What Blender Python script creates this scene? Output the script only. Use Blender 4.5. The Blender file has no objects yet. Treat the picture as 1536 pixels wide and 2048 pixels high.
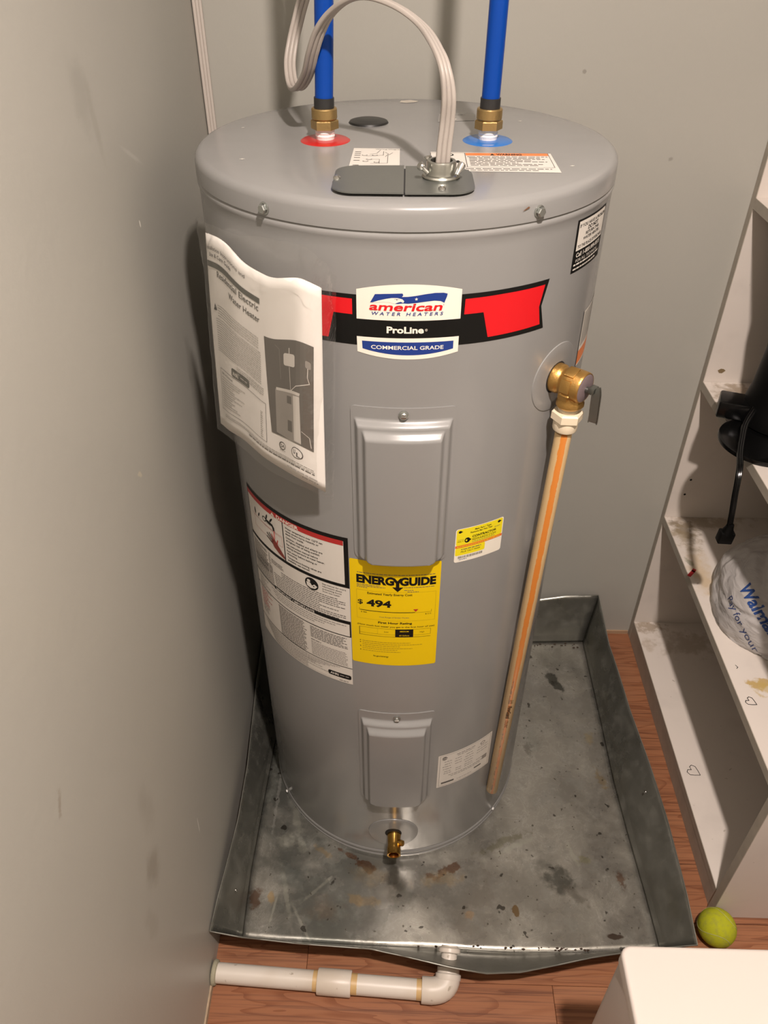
import bpy, bmesh, math, random
from mathutils import Vector, Matrix, noise
random.seed(7)
C = bpy.context.scene.collection
SC = bpy.context.scene
PI = math.pi
# ------------------------------------------------------------ camera
cd = bpy.data.cameras.new('camera'); cam = bpy.data.objects.new('camera', cd); C.objects.link(cam); SC.camera = cam
_R = Vector((0.99966009, 0.02602414, 0.00156532)); _U = Vector((-0.01738917, 0.62082474, 0.78375651)); _F = Vector((-0.0194248, 0.78351732, -0.62106625))
_m = Matrix((_R, _U, -_F)).transposed().to_4x4(); _m.translation = Vector((0, -1.0568544, 1.50925294))
cam.matrix_world = _m
cd.sensor_fit = 'VERTICAL'; cd.sensor_height = 24.0; cd.lens = 1560.2058 / 2048 * 24.0; cd.clip_start = 0.02
# ------------------------------------------------------------ world, exposure
w = bpy.data.worlds.new('world'); SC.world = w; w.use_nodes = True
w.node_tree.nodes['Background'].inputs[0].default_value = (1.0, 0.85, 0.7, 1); w.node_tree.nodes['Background'].inputs[1].default_value = 0.02
SC.view_settings.view_transform = 'Standard'; SC.view_settings.look = 'None'; SC.view_settings.gamma = 1.0
SC.view_settings.use_curve_mapping = False; SC.view_settings.exposure = 0.0
LAMP_POS = Vector((0.24, -1.08, 2.425)); LAMP_POWER = 4300.0; LAMP_COL = (1.0, 0.865, 0.79)

# ------------------------------------------------------------ materials
MATS = {}
def mat(name, col, rough=0.5, metal=0.0, spec=0.5, emis=None, es=0.0, bump=0.0, bscale=200.0, var=0.0, vscale=6.0, coat=0.0, alpha=1.0, trans=0.0, sheen=0.0):
    if name in MATS: return MATS[name]
    m = bpy.data.materials.new(name); m.use_nodes = True; nt = m.node_tree; N = nt.nodes; L = nt.links
    b = N['Principled BSDF']
    b.inputs['Base Color'].default_value = (*col, 1); b.inputs['Roughness'].default_value = rough; b.inputs['Metallic'].default_value = metal
    b.inputs['Specular IOR Level'].default_value = spec; b.inputs['Coat Weight'].default_value = coat
    b.inputs['Alpha'].default_value = alpha; b.inputs['Transmission Weight'].default_value = trans
    if sheen: b.inputs['Sheen Weight'].default_value = sheen
    if emis: b.inputs['Emission Color'].default_value = (*emis, 1); b.inputs['Emission Strength'].default_value = es
    tc = None
    if bump or var:
        tc = N.new('ShaderNodeTexCoord')
    if bump:
        n = N.new('ShaderNodeTexNoise'); n.inputs['Scale'].default_value = bscale; n.inputs['Detail'].default_value = 3
        bp = N.new('ShaderNodeBump'); bp.inputs['Strength'].default_value = bump; bp.inputs['Distance'].default_value = 0.001
        L.new(tc.outputs['Object'], n.inputs['Vector']); L.new(n.outputs[0], bp.inputs['Height']); L.new(bp.outputs[0], b.inputs['Normal'])
    if var:
        n = N.new('ShaderNodeTexNoise'); n.inputs['Scale'].default_value = vscale; n.inputs['Detail'].default_value = 4
        mx = N.new('ShaderNodeMix'); mx.data_type = 'RGBA'
        mx.inputs['A'].default_value = (*[c * (1 - var) for c in col], 1); mx.inputs['B'].default_value = (*[min(1, c * (1 + var)) for c in col], 1)
        L.new(tc.outputs['Object'], n.inputs['Vector']); L.new(n.outputs[0], mx.inputs['Factor']); L.new(mx.outputs['Result'], b.inputs['Base Color'])
    MATS[name] = m; return m

class Shader:
    """small helper for layering stains with a shape of their own onto a surface colour (object space)"""
    def __init__(s, name, col, rough, metal=0.0, spec=0.5):
        s.m = bpy.data.materials.new(name); s.m.use_nodes = True; s.N = s.m.node_tree.nodes; s.L = s.m.node_tree.links
        s.b = s.N['Principled BSDF']; s.b.inputs['Metallic'].default_value = metal; s.b.inputs['Roughness'].default_value = rough; s.b.inputs['Specular IOR Level'].default_value = spec
        s.tc = s.N.new('ShaderNodeTexCoord'); s.co = s.tc.outputs['Object']
        r = s.N.new('ShaderNodeRGB'); r.outputs[0].default_value = (*col, 1); s.col = r.outputs[0]; s.rough = None; s.metal = None
        s.base_rough = rough; s.base_metal = metal
    def node(s, t, **k):
        n = s.N.new(t)
        for a, v in k.items(): setattr(n, a, v)
        return n
    def link(s, a, b): s.L.new(a, b)
    def math(s, op, a, b=None, c=None, clamp=False):
        n = s.node('ShaderNodeMath', operation=op, use_clamp=clamp)
        for i, v in enumerate((a, b, c)):
            if v is None: continue
            if isinstance(v, (int, float)): n.inputs[i].default_value = v
            else: s.link(v, n.inputs[i])
        return n.outputs[0]
    def noise(s, scale, detail=3, rough=0.5, vec=None, dist=0.0, stretch=None, off=(0, 0, 0)):
        v = vec or s.co
        if stretch or off != (0, 0, 0):
            mp = s.node('ShaderNodeMapping'); mp.inputs['Scale'].default_value = stretch or (1, 1, 1); mp.inputs['Location'].default_value = off
            s.link(v, mp.inputs[0]); v = mp.outputs[0]
        n = s.node('ShaderNodeTexNoise'); n.inputs['Scale'].default_value = scale; n.inputs['Detail'].default_value = detail
        n.inputs['Roughness'].default_value = rough; n.inputs['Distortion'].default_value = dist
        s.link(v, n.inputs['Vector']); return n.outputs[0]
    def ramp(s, v, a, b, lo=0.0, hi=1.0):
        n = s.node('ShaderNodeMapRange'); n.interpolation_type = 'SMOOTHSTEP'
        n.inputs['From Min'].default_value = a; n.inputs['From Max'].default_value = b; n.inputs['To Min'].default_value = lo; n.inputs['To Max'].default_value = hi
        s.link(v, n.inputs['Value']); return n.outputs[0]
    def mix(s, fac, col, amt=1.0):
        if amt != 1.0: fac = s.math('MULTIPLY', fac, amt)
        n = s.node('ShaderNodeMix', data_type='RGBA'); s.link(fac, n.inputs['Factor']); s.link(s.col, n.inputs['A'])
        if isinstance(col, tuple): n.inputs['B'].default_value = (*col, 1)
        else: s.link(col, n.inputs['B'])
        s.col = n.outputs['Result']; return fac
    def blob(s, x, y, rx, ry, col, amt=0.8, ang=0.0, soft=0.5, warp=0.5, wscale=60.0, ax=(0, 1)):
        """elliptic patch centred on (x,y) of the two object axes ax, ragged by noise"""
        sp = s.node('ShaderNodeSeparateXYZ'); s.link(s.co, sp.inputs[0]); X = sp.outputs[ax[0]]; Y = sp.outputs[ax[1]]
        dx = s.math('SUBTRACT', X, x); dy = s.math('SUBTRACT', Y, y); ca, sa = math.cos(ang), math.sin(ang)
        a = s.math('ADD', s.math('MULTIPLY', dx, ca / rx), s.math('MULTIPLY', dy, sa / rx)); b = s.math('ADD', s.math('MULTIPLY', dx, -sa / ry), s.math('MULTIPLY', dy, ca / ry))
        d = s.math('SQRT', s.math('ADD', s.math('MULTIPLY', a, a), s.math('MULTIPLY', b, b)))
        n = s.noise(wscale, 4, 0.6, off=(x * 7, y * 5, 0.3)); d = s.math('ADD', d, s.math('MULTIPLY', s.math('SUBTRACT', n, 0.5), warp * 3))
        f = s.ramp(d, 1.0, 1.0 - soft); return s.mix(f, col, amt)
    def bump(s, h, strength, dist=0.001, prev=None):
        n = s.node('ShaderNodeBump'); n.inputs['Strength'].default_value = strength; n.inputs['Distance'].default_value = dist
        s.link(h, n.inputs['Height'])
        if prev: s.link(prev, n.inputs['Normal'])
        return n.outputs[0]
    def done(s, normal=None, rough=None, metal=None):
        s.link(s.col, s.b.inputs['Base Color'])
        if normal: s.link(normal, s.b.inputs['Normal'])
        if rough: s.link(rough, s.b.inputs['Roughness'])
        if metal: s.link(metal, s.b.inputs['Metallic'])
        MATS[s.m.name] = s.m; return s.m

# ------------------------------------------------------------ mesh helpers
def link(name, me, parent=None):
    o = bpy.data.objects.new(name, me); C.objects.link(o)
    if parent: o.parent = parent
    return o
def obj(name, bm, m, parent=None, smooth=35, **tags):
    bmesh.ops.recalc_face_normals(bm, faces=bm.faces[:]) if tags.pop('recalc', True) else None
    me = bpy.data.meshes.new(name); bm.to_mesh(me); bm.free()
    for x in (m if isinstance(m, (list, tuple)) else [m]): me.materials.append(x)
    if smooth:
        me.shade_smooth(); me.set_sharp_from_angle(angle=math.radians(smooth))
    o = link(name, me, parent)
    for k, v in tags.items(): o[k] = v
    return o
def thing(name, label, cat, loc=(0, 0, 0), group=None, rotz=0.0):
    o = bpy.data.objects.new(name, None); C.objects.link(o); o.location = loc; o.rotation_euler = (0, 0, rotz)
    o['label'] = label; o['category'] = cat; o.empty_display_size = 0.05
    if group: o['group'] = group
    return o
def NB(): return bmesh.new()
def box(bm, x0, x1, y0, y1, z0, z1, bev=0.0, seg=2, M=None):
    r = bmesh.ops.create_cube(bm, size=1.0); vs = r['verts']
    for v in vs:
        v.co = Vector((x0 + (v.co.x + .5) * (x1 - x0), y0 + (v.co.y + .5) * (y1 - y0), z0 + (v.co.z + .5) * (z1 - z0)))
    if bev:
        es = list({e for v in vs for e in v.link_edges})
        r2 = bmesh.ops.bevel(bm, geom=es, offset=bev, segments=seg, affect='EDGES', profile=0.5); vs = list({v for f in r2['faces'] for v in f.verts} | {v for v in vs if v.is_valid})
    if M:
        bmesh.ops.transform(bm, matrix=M, verts=vs)
    return vs
def frame(o, d, up=(0, 0, 1)):
    z = Vector(d).normalized(); u = Vector(up)
    if abs(z.dot(u)) > 0.98: u = Vector((0, 1, 0))
    x = u.cross(z).normalized(); y = z.cross(x)
    M = Matrix((x, y, z)).transposed().to_4x4(); M.translation = Vector(o); return M
def lathe(bm, prof, seg=32, M=Matrix(), close=False):
    """profile of (r,z) turned about local z"""
    rings = []
    for r, z in prof:
        if r < 1e-6: rings.append([bm.verts.new(M @ Vector((0, 0, z)))])
        else: rings.append([bm.verts.new(M @ Vector((r * math.cos(2 * PI * i / seg), r * math.sin(2 * PI * i / seg), z))) for i in range(seg)])
    if close: rings.append(rings[0])
    for a, b in zip(rings[:-1], rings[1:]):
        if len(a) == 1 and len(b) == 1: continue
        for i in range(seg):
            j = (i + 1) % seg
            if len(a) == 1: bm.faces.new((a[0], b[j], b[i]))
            elif len(b) == 1: bm.faces.new((a[i], a[j], b[0]))
            else: bm.faces.new((a[i], a[j], b[j], b[i]))
def hexprism(bm, r, z0, z1, M, n=6, bev=0.0):
    prof = [(0, z0), (r, z0), (r, z1 - bev), (r - bev, z1), (0, z1)] if bev else [(0, z0), (r, z0), (r, z1), (0, z1)]
    lathe(bm, prof, n, M)
def smoothpath(P, n=8):
    P = [Vector(p) for p in P]; out = []
    for i in range(len(P) - 1):
        p0 = P[max(i - 1, 0)]; p1 = P[i]; p2 = P[i + 1]; p3 = P[min(i + 2, len(P) - 1)]
        for k in range(n):
            t = k / n
            out.append(0.5 * ((2 * p1) + (p2 - p0) * t + (2 * p0 - 5 * p1 + 4 * p2 - p3) * t * t + (3 * p1 - p0 - 3 * p2 + p3) * t ** 3))
    out.append(P[-1]); return out
def sweep(bm, P, sec, W=None, caps=True):
    """sweep the 2D section (list of (a,b)) along P; W = width direction per point (a axis)"""
    P = [Vector(p) for p in P]; rings = []; prev = None
    for i, p in enumerate(P):
        t = (P[min(i + 1, len(P) - 1)] - P[max(i - 1, 0)]).normalized()
        if W: a = Vector(W[i])
        else: a = prev if prev is not None else (Vector((1, 0, 0)) if abs(t.x) < 0.9 else Vector((0, 1, 0)))
        a = (a - t * a.dot(t)).normalized(); prev = a; b = t.cross(a)
        s = sec(i / (len(P) - 1)) if callable(sec) else sec
        rings.append([bm.verts.new(p + a * u + b * v) for u, v in s])
    n = len(rings[0])
    for A, B in zip(rings[:-1], rings[1:]):
        for i in range(n): bm.faces.new((A[i], A[(i + 1) % n], B[(i + 1) % n], B[i]))
    if caps: bm.faces.new(rings[0][::-1]); bm.faces.new(rings[-1])
def circ(r, n=16): return [(r * math.cos(2 * PI * i / n), r * math.sin(2 * PI * i / n)) for i in range(n)]
def tube(bm, P, r, n=16, caps=True): sweep(bm, P, circ(r, n), caps=caps)

# ------------------------------------------------------------ printed labels (flat print on thin film)
_tc = {}
def text_geo(s, bold=0.0):
    k = (s, bold)
    if k in _tc: return _tc[k]
    cu = bpy.data.curves.new('t', 'FONT'); cu.body = s; cu.size = 1.0; cu.offset = bold; cu.resolution_u = 3
    o = bpy.data.objects.new('t', cu); me = o.to_mesh()
    vs = [(v.co.x, v.co.y) for v in me.vertices]; fs = [tuple(p.vertices) for p in me.polygons]
    o.to_mesh_clear(); bpy.data.objects.remove(o); bpy.data.curves.remove(cu)
    _tc[k] = (vs, fs); return _tc[k]
CAP = None
class Decal:
    def __init__(s, mapf, base=0.0003, dl=0.00012, step=0.009, vstep=0):
        s.bm = NB(); s.map = mapf; s.mats = []; s.base = base; s.dl = dl; s.step = step; s.vstep = vstep
    def mi(s, m):
        if m not in s.mats: s.mats.append(m)
        return s.mats.index(m)
    def poly(s, pts, m, L=0):
        vs = [s.bm.verts.new((x, y, L)) for x, y in pts]; f = s.bm.faces.new(vs); f.material_index = s.mi(m)
        if f.normal.z < 0 or sum((pts[i][0] * pts[(i + 1) % len(pts)][1] - pts[(i + 1) % len(pts)][0] * pts[i][1]) for i in range(len(pts))) < 0: f.normal_flip()
        return f
    def rect(s, x0, y0, x1, y1, m, L=0): return s.poly([(x0, y0), (x1, y0), (x1, y1), (x0, y1)], m, L)
    def rrect(s, x0, y0, x1, y1, r, m, L=0, n=5):
        p = []
        for cx, cy, a in ((x1 - r, y0 + r, -PI / 2), (x1 - r, y1 - r, 0), (x0 + r, y1 - r, PI / 2), (x0 + r, y0 + r, PI)):
            p += [(cx + r * math.cos(a + PI / 2 * i / n), cy + r * math.sin(a + PI / 2 * i / n)) for i in range(n + 1)]
        return s.poly(p, m, L)
    def disc(s, x, y, rx, ry, m, L=0, n=24): return s.poly([(x + rx * math.cos(2 * PI * i / n), y + ry * math.sin(2 * PI * i / n)) for i in range(n)], m, L)
    def line(s, pts, w, m, L=0):
        for (x0, y0), (x1, y1) in zip(pts[:-1], pts[1:]):
            d = Vector((x1 - x0, y1 - y0)); l = d.length
            if l < 1e-7: continue
            n = Vector((-d.y, d.x)) / l * w / 2; e = d / l * w * 0.3
            s.poly([(x0 - n.x - e.x, y0 - n.y - e.y), (x1 - n.x + e.x, y1 - n.y + e.y), (x1 + n.x + e.x, y1 + n.y + e.y), (x0 + n.x - e.x, y0 + n.y - e.y)], m, L)
    def frame(s, x0, y0, x1, y1, w, m, L=0): s.line([(x0, y0), (x1, y0), (x1, y1), (x0, y1), (x0, y0)], w, m, L)
    def text(s, t, x, y, h, m, L=1, w=None, al='l', bold=0.0, shear=0.0, rot=0.0, wmax=None):
        """cap height h, baseline at y"""
        global CAP
        if CAP is None: CAP = max(v[1] for v in text_geo('H')[0])
        vs, fs = text_geo(t, bold)
        if not vs: return
        k = h / CAP; x0 = min(v[0] for v in vs); x1 = max(v[0] for v in vs); kx = k
        if w: kx = w / (x1 - x0)
        elif wmax and (x1 - x0) * k > wmax: kx = wmax / (x1 - x0)
        W = (x1 - x0) * kx; ox = x - (0 if al == 'l' else W if al == 'r' else W / 2); c, sn = math.cos(rot), math.sin(rot); mi = s.mi(m)
        V = []
        for a, b in vs:
            px = (a - x0) * kx + b * k * shear; py = b * k; qx = ox - x + px
            V.append(s.bm.verts.new((x + qx * c - py * sn, y + qx * sn + py * c, L)))
        for f in fs:
            try: q = s.bm.faces.new([V[i] for i in f])
            except ValueError: continue
            q.material_index = mi
    def greek(s, x0, x1, y, h, m, L=1, end=1.0, slope=0.0):
        """illegible line of small print"""
        x = x0; xe = x0 + (x1 - x0) * end
        while x < xe:
            wd = min(h * random.uniform(1.5, 5.0), xe - x)
            if wd > h * .5: 
                a = (x - x0) * slope; b = (x + wd - x0) * slope
                s.poly([(x, y + a), (x + wd, y + b), (x + wd, y + b + h), (x, y + a + h)], m, L)
            x += wd + h * 0.7
    def para(s, x0, x1, y, h, pitch, n, m, L=1, ends=None):
        for i in range(n): s.greek(x0, x1, y - i * pitch, h, m, L, end=(ends[i % len(ends)] if ends else random.choice((1, 1, .97, .93, .6))))
    def build(s, name, parent, **tags):
        bm = s.bm; xs = [v.co.x for v in bm.verts]
        x = min(xs) + s.step
        while x < max(xs) and s.step > 0:
            bmesh.ops.bisect_plane(bm, geom=bm.verts[:] + bm.edges[:] + bm.faces[:], plane_co=(x, 0, 0), plane_no=(1, 0, 0), dist=1e-7); x += s.step
        if s.vstep:
            ys = [v.co.y for v in bm.verts]; y = min(ys) + s.vstep
            while y < max(ys):
                bmesh.ops.bisect_plane(bm, geom=bm.verts[:] + bm.edges[:] + bm.faces[:], plane_co=(0, y, 0), plane_no=(0, 1, 0), dist=1e-7); y += s.vstep
        for f in bm.faces:
            f.normal_update()
            if f.normal.z < 0: f.normal_flip()
        for v in bm.verts: v.co = s.map(v.co.x, v.co.y, s.base + s.dl * v.co.z)
        return obj(name, bm, s.mats, parent, smooth=0, recalc=False, **tags)
RT = 0.26
def A(th): return math.radians(th) * RT
def cylmap(u, v, h):
    t = u / RT; return Vector(((RT + h) * math.sin(t), -(RT + h) * math.cos(t), v))
def planemap(o, ex, ey, n):
    o, ex, ey, n = map(Vector, (o, ex, ey, n)); return lambda u, v, h: o + ex * u + ey * v + n * h

black = mat('ink_black', (0.006, 0.006, 0.0055), 0.45, spec=0.22); white = mat('label_white', (0.66, 0.63, 0.57), 0.42); grey_ink = mat('ink_grey', (0.11, 0.10, 0.09), 0.5, spec=.3)
soft_ink = mat('ink_soft', (0.26, 0.24, 0.22), 0.5); red = mat('ink_red', (0.66, 0.010, 0.015), 0.4, spec=.3); dkred = mat('ink_dark_red', (0.42, 0.022, 0.02), 0.4); navy = mat('ink_navy', (0.012, 0.04, 0.22), 0.35)
yellow = mat('label_yellow', (0.76, 0.53, 0.003), 0.45, spec=.3); lemon = mat('label_lemon', (0.80, 0.68, 0.01), 0.4); orange = mat('ink_orange', (0.72, 0.20, 0.05), 0.4); cream = mat('label_cream', (0.80, 0.76, 0.66), 0.4)

# ============================================================ THE SETTING
FZ = -0.003; CEIL = 2.44; XR = 1.0; YF = -2.3
def LX(y): return -0.3255 - 0.0187 * y      # left wall line: slightly out of square
def wall_shader(name, col, blobs, axes, cols):
    s = Shader(name, col, 0.42, spec=0.35)
    s.mix(s.ramp(s.noise(2.2, 3), 0.35, 0.7), tuple(c * 0.93 for c in col), 0.6)
    for b in blobs: s.blob(*b, ax=axes)
    n = s.noise(55, 4, 0.55); n2 = s.noise(420, 2)
    return s.done(normal=s.bump(n2, 0.10, 0.0006, prev=s.bump(n, 0.12, 0.002)))
WC = (0.410, 0.402, 0.360)
m_wall_l = wall_shader('wall_paint_left', WC, [
    (-0.205, 1.353, .035, .05, (0.25, 0.24, 0.21), .30, 0.3, .8, .4, 30), (-0.18, 1.325, .012, .05, (0.24, 0.22, 0.18), .25, 0.1, .8, .4, 30),
    (-0.548, 0.506, .035, .045, (0.22, 0.19, 0.15), .45, 0.3, .9, .5, 25), (-0.52, 0.60, .03, .06, (0.25, 0.22, 0.18), .25, 0.1, .9, .5, 25),
    (-0.283, 0.948, .010, .004, (0.60, 0.55, 0.42), .6, -.6, .5, .8, 90), (-0.096, 1.192, .0025, .005, (0.85, 0.83, 0.75), .9, .2, .3, .5, 90),
    (-0.385, 0.318, .0012, .022, (0.85, 0.83, 0.78), .9, -.12, .4, .1, 90), (-0.663, 0.839, .006, .018, (0.24, 0.2, 0.15), .5, -.5, .6, .8, 60),
    (-0.078, 1.266, .004, .05, (0.62, 0.61, 0.56), .3, 1.1, .8, .2, 20), (-0.60, 0.45, .02, .05, (0.25, 0.22, 0.18), .25, .2, .9, .6, 30),
    (-0.30, 0.06, .05, .05, (0.3, 0.29, 0.25), .3, .2, .9, .6, 30)], (1, 2), None)
m_wall_b = wall_shader('wall_paint_back', WC, [(0.283, 1.288, .004, .004, (0.2, 0.19, 0.16), .6, 0, .5, .5, 90), (0.449, 1.159, .006, .005, (0.2, 0.19, 0.16), .5, 0.5, .6, .8, 60)], (0, 2), None)
m_wall_o = mat('wall_paint_other', WC, 0.5); m_ceil = mat('ceiling_paint', (0.80, 0.78, 0.74), 0.8)
def slab(name, x0, x1, y0, y1, z0, z1, m):
    bm = NB(); box(bm, x0, x1, y0, y1, z0, z1); return obj(name, bm, m, smooth=0, kind='structure')
bm = NB()   # left wall, slightly out of square
a0, a1 = LX(YF), LX(0.36)
vs = [bm.verts.new(p) for p in ((a0, YF, FZ), (a1, .36, FZ), (a1, .36, CEIL), (a0, YF, CEIL), (a0 - .1, YF, FZ), (a1 - .1, .36, FZ), (a1 - .1, .36, CEIL), (a0 - .1, YF, CEIL))]
for f in ((0, 1, 2, 3), (5, 4, 7, 6), (1, 5, 6, 2), (4, 0, 3, 7), (3, 2, 6, 7), (4, 5, 1, 0)): bm.faces.new([vs[i] for i in f])
obj('wall_left', bm, m_wall_l, smooth=0, kind='structure')
slab('wall_back', -0.45, XR + 0.1, 0.36, 0.46, FZ, CEIL, m_wall_b)
slab('wall_right', XR, XR + 0.1, YF, 0.36, FZ, CEIL, m_wall_o)
slab('wall_front', -0.45, XR + 0.1, YF - 0.1, YF, FZ, CEIL, m_wall_o)
slab('ceiling', -0.45, XR + 0.1, YF - 0.1, 0.46, CEIL, CEIL + 0.1, m_ceil)
# laminate floor: the planks are parts
fl = slab('floor', -0.45, XR + 0.1, YF - 0.1, 0.46, FZ - 0.06, FZ - 0.0105, mat('underlay', (0.05, 0.035, 0.025), 0.9))
s = Shader('laminate_wood', (0.29, 0.122, 0.060), 0.40, spec=0.4)
oi = s.node('ShaderNodeObjectInfo'); rnd = oi.outputs['Random']
mp = s.node('ShaderNodeVectorMath', operation='ADD'); cx = s.node('ShaderNodeCombineXYZ')
s.link(s.math('MULTIPLY', rnd, 37.0), cx.inputs[0]); s.link(s.math('MULTIPLY', rnd, 91.0), cx.inputs[2]); s.link(s.co, mp.inputs[0]); s.link(cx.outputs[0], mp.inputs[1]); v = mp.outputs[0]
ring = s.noise(9.0, 2, 0.5, vec=v, stretch=(0.35, 2.2, 1), dist=0.6); ring = s.math('FRACT', s.math('MULTIPLY', ring, 9.0)); ring = s.ramp(ring, 0.55, 1.0)
fine = s.noise(110, 5, 0.65, vec=v, stretch=(0.035, 2.4, 1))
s.mix(s.ramp(rnd, 0.0, 1.0), (0.33, 0.145, 0.07), 0.6)
s.mix(ring, (0.15, 0.045, 0.018), 0.55); s.mix(s.ramp(fine, 0.45, 0.7), (0.10, 0.036, 0.018), 0.75)
s.mix(s.ramp(s.noise(7, 3, vec=v, stretch=(.4, 2, 1)), .5, .75), (0.40, 0.19, 0.10), .4)
m_wood = s.done(normal=s.bump(fine, 0.15, 0.0006), rough=s.ramp(fine, .3, .7, .30, .45))
PW = 0.114; LEN = 1.2; k = 0
y = 0.36 + 0.01 - 0.05
rows = []; yy = -0.488 - PW * 16
while yy < 0.36: rows.append(yy); yy += PW
for i, yb in enumerate(rows):
    off = (i * 0.437) % LEN; x = -0.36 - off
    while x < XR + .02:
        xa, xb = max(x, -0.42), min(x + LEN, XR + .06); ya, yb2 = max(yb, YF - .05), min(yb + PW, 0.40)
        if xb - xa > 0.01 and yb2 - ya > 0.01:
            bm = NB(); box(bm, xa + .0003, xb - .0003, ya + .0003, yb2 - .0003, FZ - 0.0105, FZ, bev=0.0006, seg=1)
            o = obj('plank', bm, m_wood, fl, smooth=0)
        x += LEN
# bare plaster edges where the paint stops above the floor
bm = NB(); box(bm, -0.33, 0.60, 0.3565, 0.3600, FZ, 0.008); obj('trim_1', bm, mat('bare_edge', (0.42, 0.28, 0.17), 0.7, var=0.3, vscale=30), smooth=0, kind='structure')
bm = NB(); ya, yb = -0.62, -0.505
vs = box(bm, -0.001, 0.003, ya, yb, FZ, 0.012); 
for v_ in vs: v_.co.x += LX(v_.co.y)
obj('trim_2', bm, mat('bare_edge2', (0.40, 0.30, 0.20), 0.8, var=0.4, vscale=60), smooth=0, kind='structure')

# ---- ceiling lamp: small round downlight
lamp = thing('ceiling_lamp', 'small round white downlight in the ceiling above the photographer', 'lamp', (LAMP_POS.x, LAMP_POS.y, CEIL))
bm = NB(); lathe(bm, [(.036, -.002), (.036, -.015), (.040, -.0185), (.052, -.016), (.062, -.006), (.063, .0), (.036, .0)], 48, close=True); obj('trim_ring', bm, mat('porcelain', (.75, .73, .7), .3), lamp)
mb = bpy.data.materials.new('lamp_glow'); mb.use_nodes = True; nt = mb.node_tree; nt.nodes.remove(nt.nodes['Principled BSDF']); e = nt.nodes.new('ShaderNodeEmission')
e.inputs[0].default_value = (*LAMP_COL, 1); e.inputs[1].default_value = LAMP_POWER; nt.links.new(e.outputs[0], nt.nodes['Material Output'].inputs[0])
bm = NB(); bmesh.ops.create_circle(bm, cap_ends=True, segments=24, radius=.0355, matrix=Matrix.Translation((0, 0, -.0155)))
for f in bm.faces:
    f.normal_update()
    if f.normal.z > 0: f.normal_flip()
obj('diffuser', bm, mb, lamp, smooth=0, recalc=False)

# ============================================================ WATER HEATER
enamel = None
s = Shader('grey_enamel', (0.250, 0.250, 0.243), 0.22, spec=0.5)
s.mix(s.ramp(s.noise(9, 4), .5, .8), (0.228, 0.227, 0.218), .4)
enamel = s.done(normal=s.bump(s.noise(60, 2), 0.03, 0.001), rough=s.ramp(s.noise(14, 3), .3, .75, .17, .27))
m_zinc = mat('zinc_plate', (0.22, 0.23, 0.215), 0.36, metal=0.75, bump=.05); m_steel = mat('bright_steel', (0.66, 0.66, 0.63), 0.22, metal=1.0); m_bolt = mat('bolt_steel', (0.42, 0.44, 0.42), 0.32, metal=0.9)
m_brass = mat('brass_cast', (0.56, 0.33, 0.10), 0.34, metal=0.9, bump=.25, bscale=500); m_brass2 = mat('brass_bright', (0.62, 0.36, 0.09), 0.22, metal=1.0)
wh = thing('water_heater', 'tall grey cylindrical electric water heater standing in a galvanised drain pan', 'water heater')
ZL = 1.267
bm = NB(); lathe(bm, [(0, ZL), (.10, ZL), (.20, ZL), (.2515, ZL), (.2552, ZL - .0008), (.2583, ZL - .003), (.2605, ZL - .0062), (.2613, ZL - .010), (.2618, ZL - .0262), (.2608, ZL - .0268), (.2590, ZL - .0266), (.2580, ZL - .0262)], 256)
obj('lid', bm, enamel, wh, recalc=True)
bm = NB(); lathe(bm, [(.2588, 1.246), (.2592, 1.2400), (.2612, 1.2375), (.2618, 1.2350), (.2612, 1.2320), (.2602, 1.2285), (.2600, 1.220), (.2600, 0.9), (.2600, .5), (.2600, .024), (.2594, .0212), (.2594, .0196), (.2608, .0178), (.2612, .014), (.2606, .0104), (.2596, .0092), (.2600, .0065), (.2612, .0045), (.2608, .0005), (.0, .0005)], 256)
obj('tank_body', bm, enamel, wh)
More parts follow.
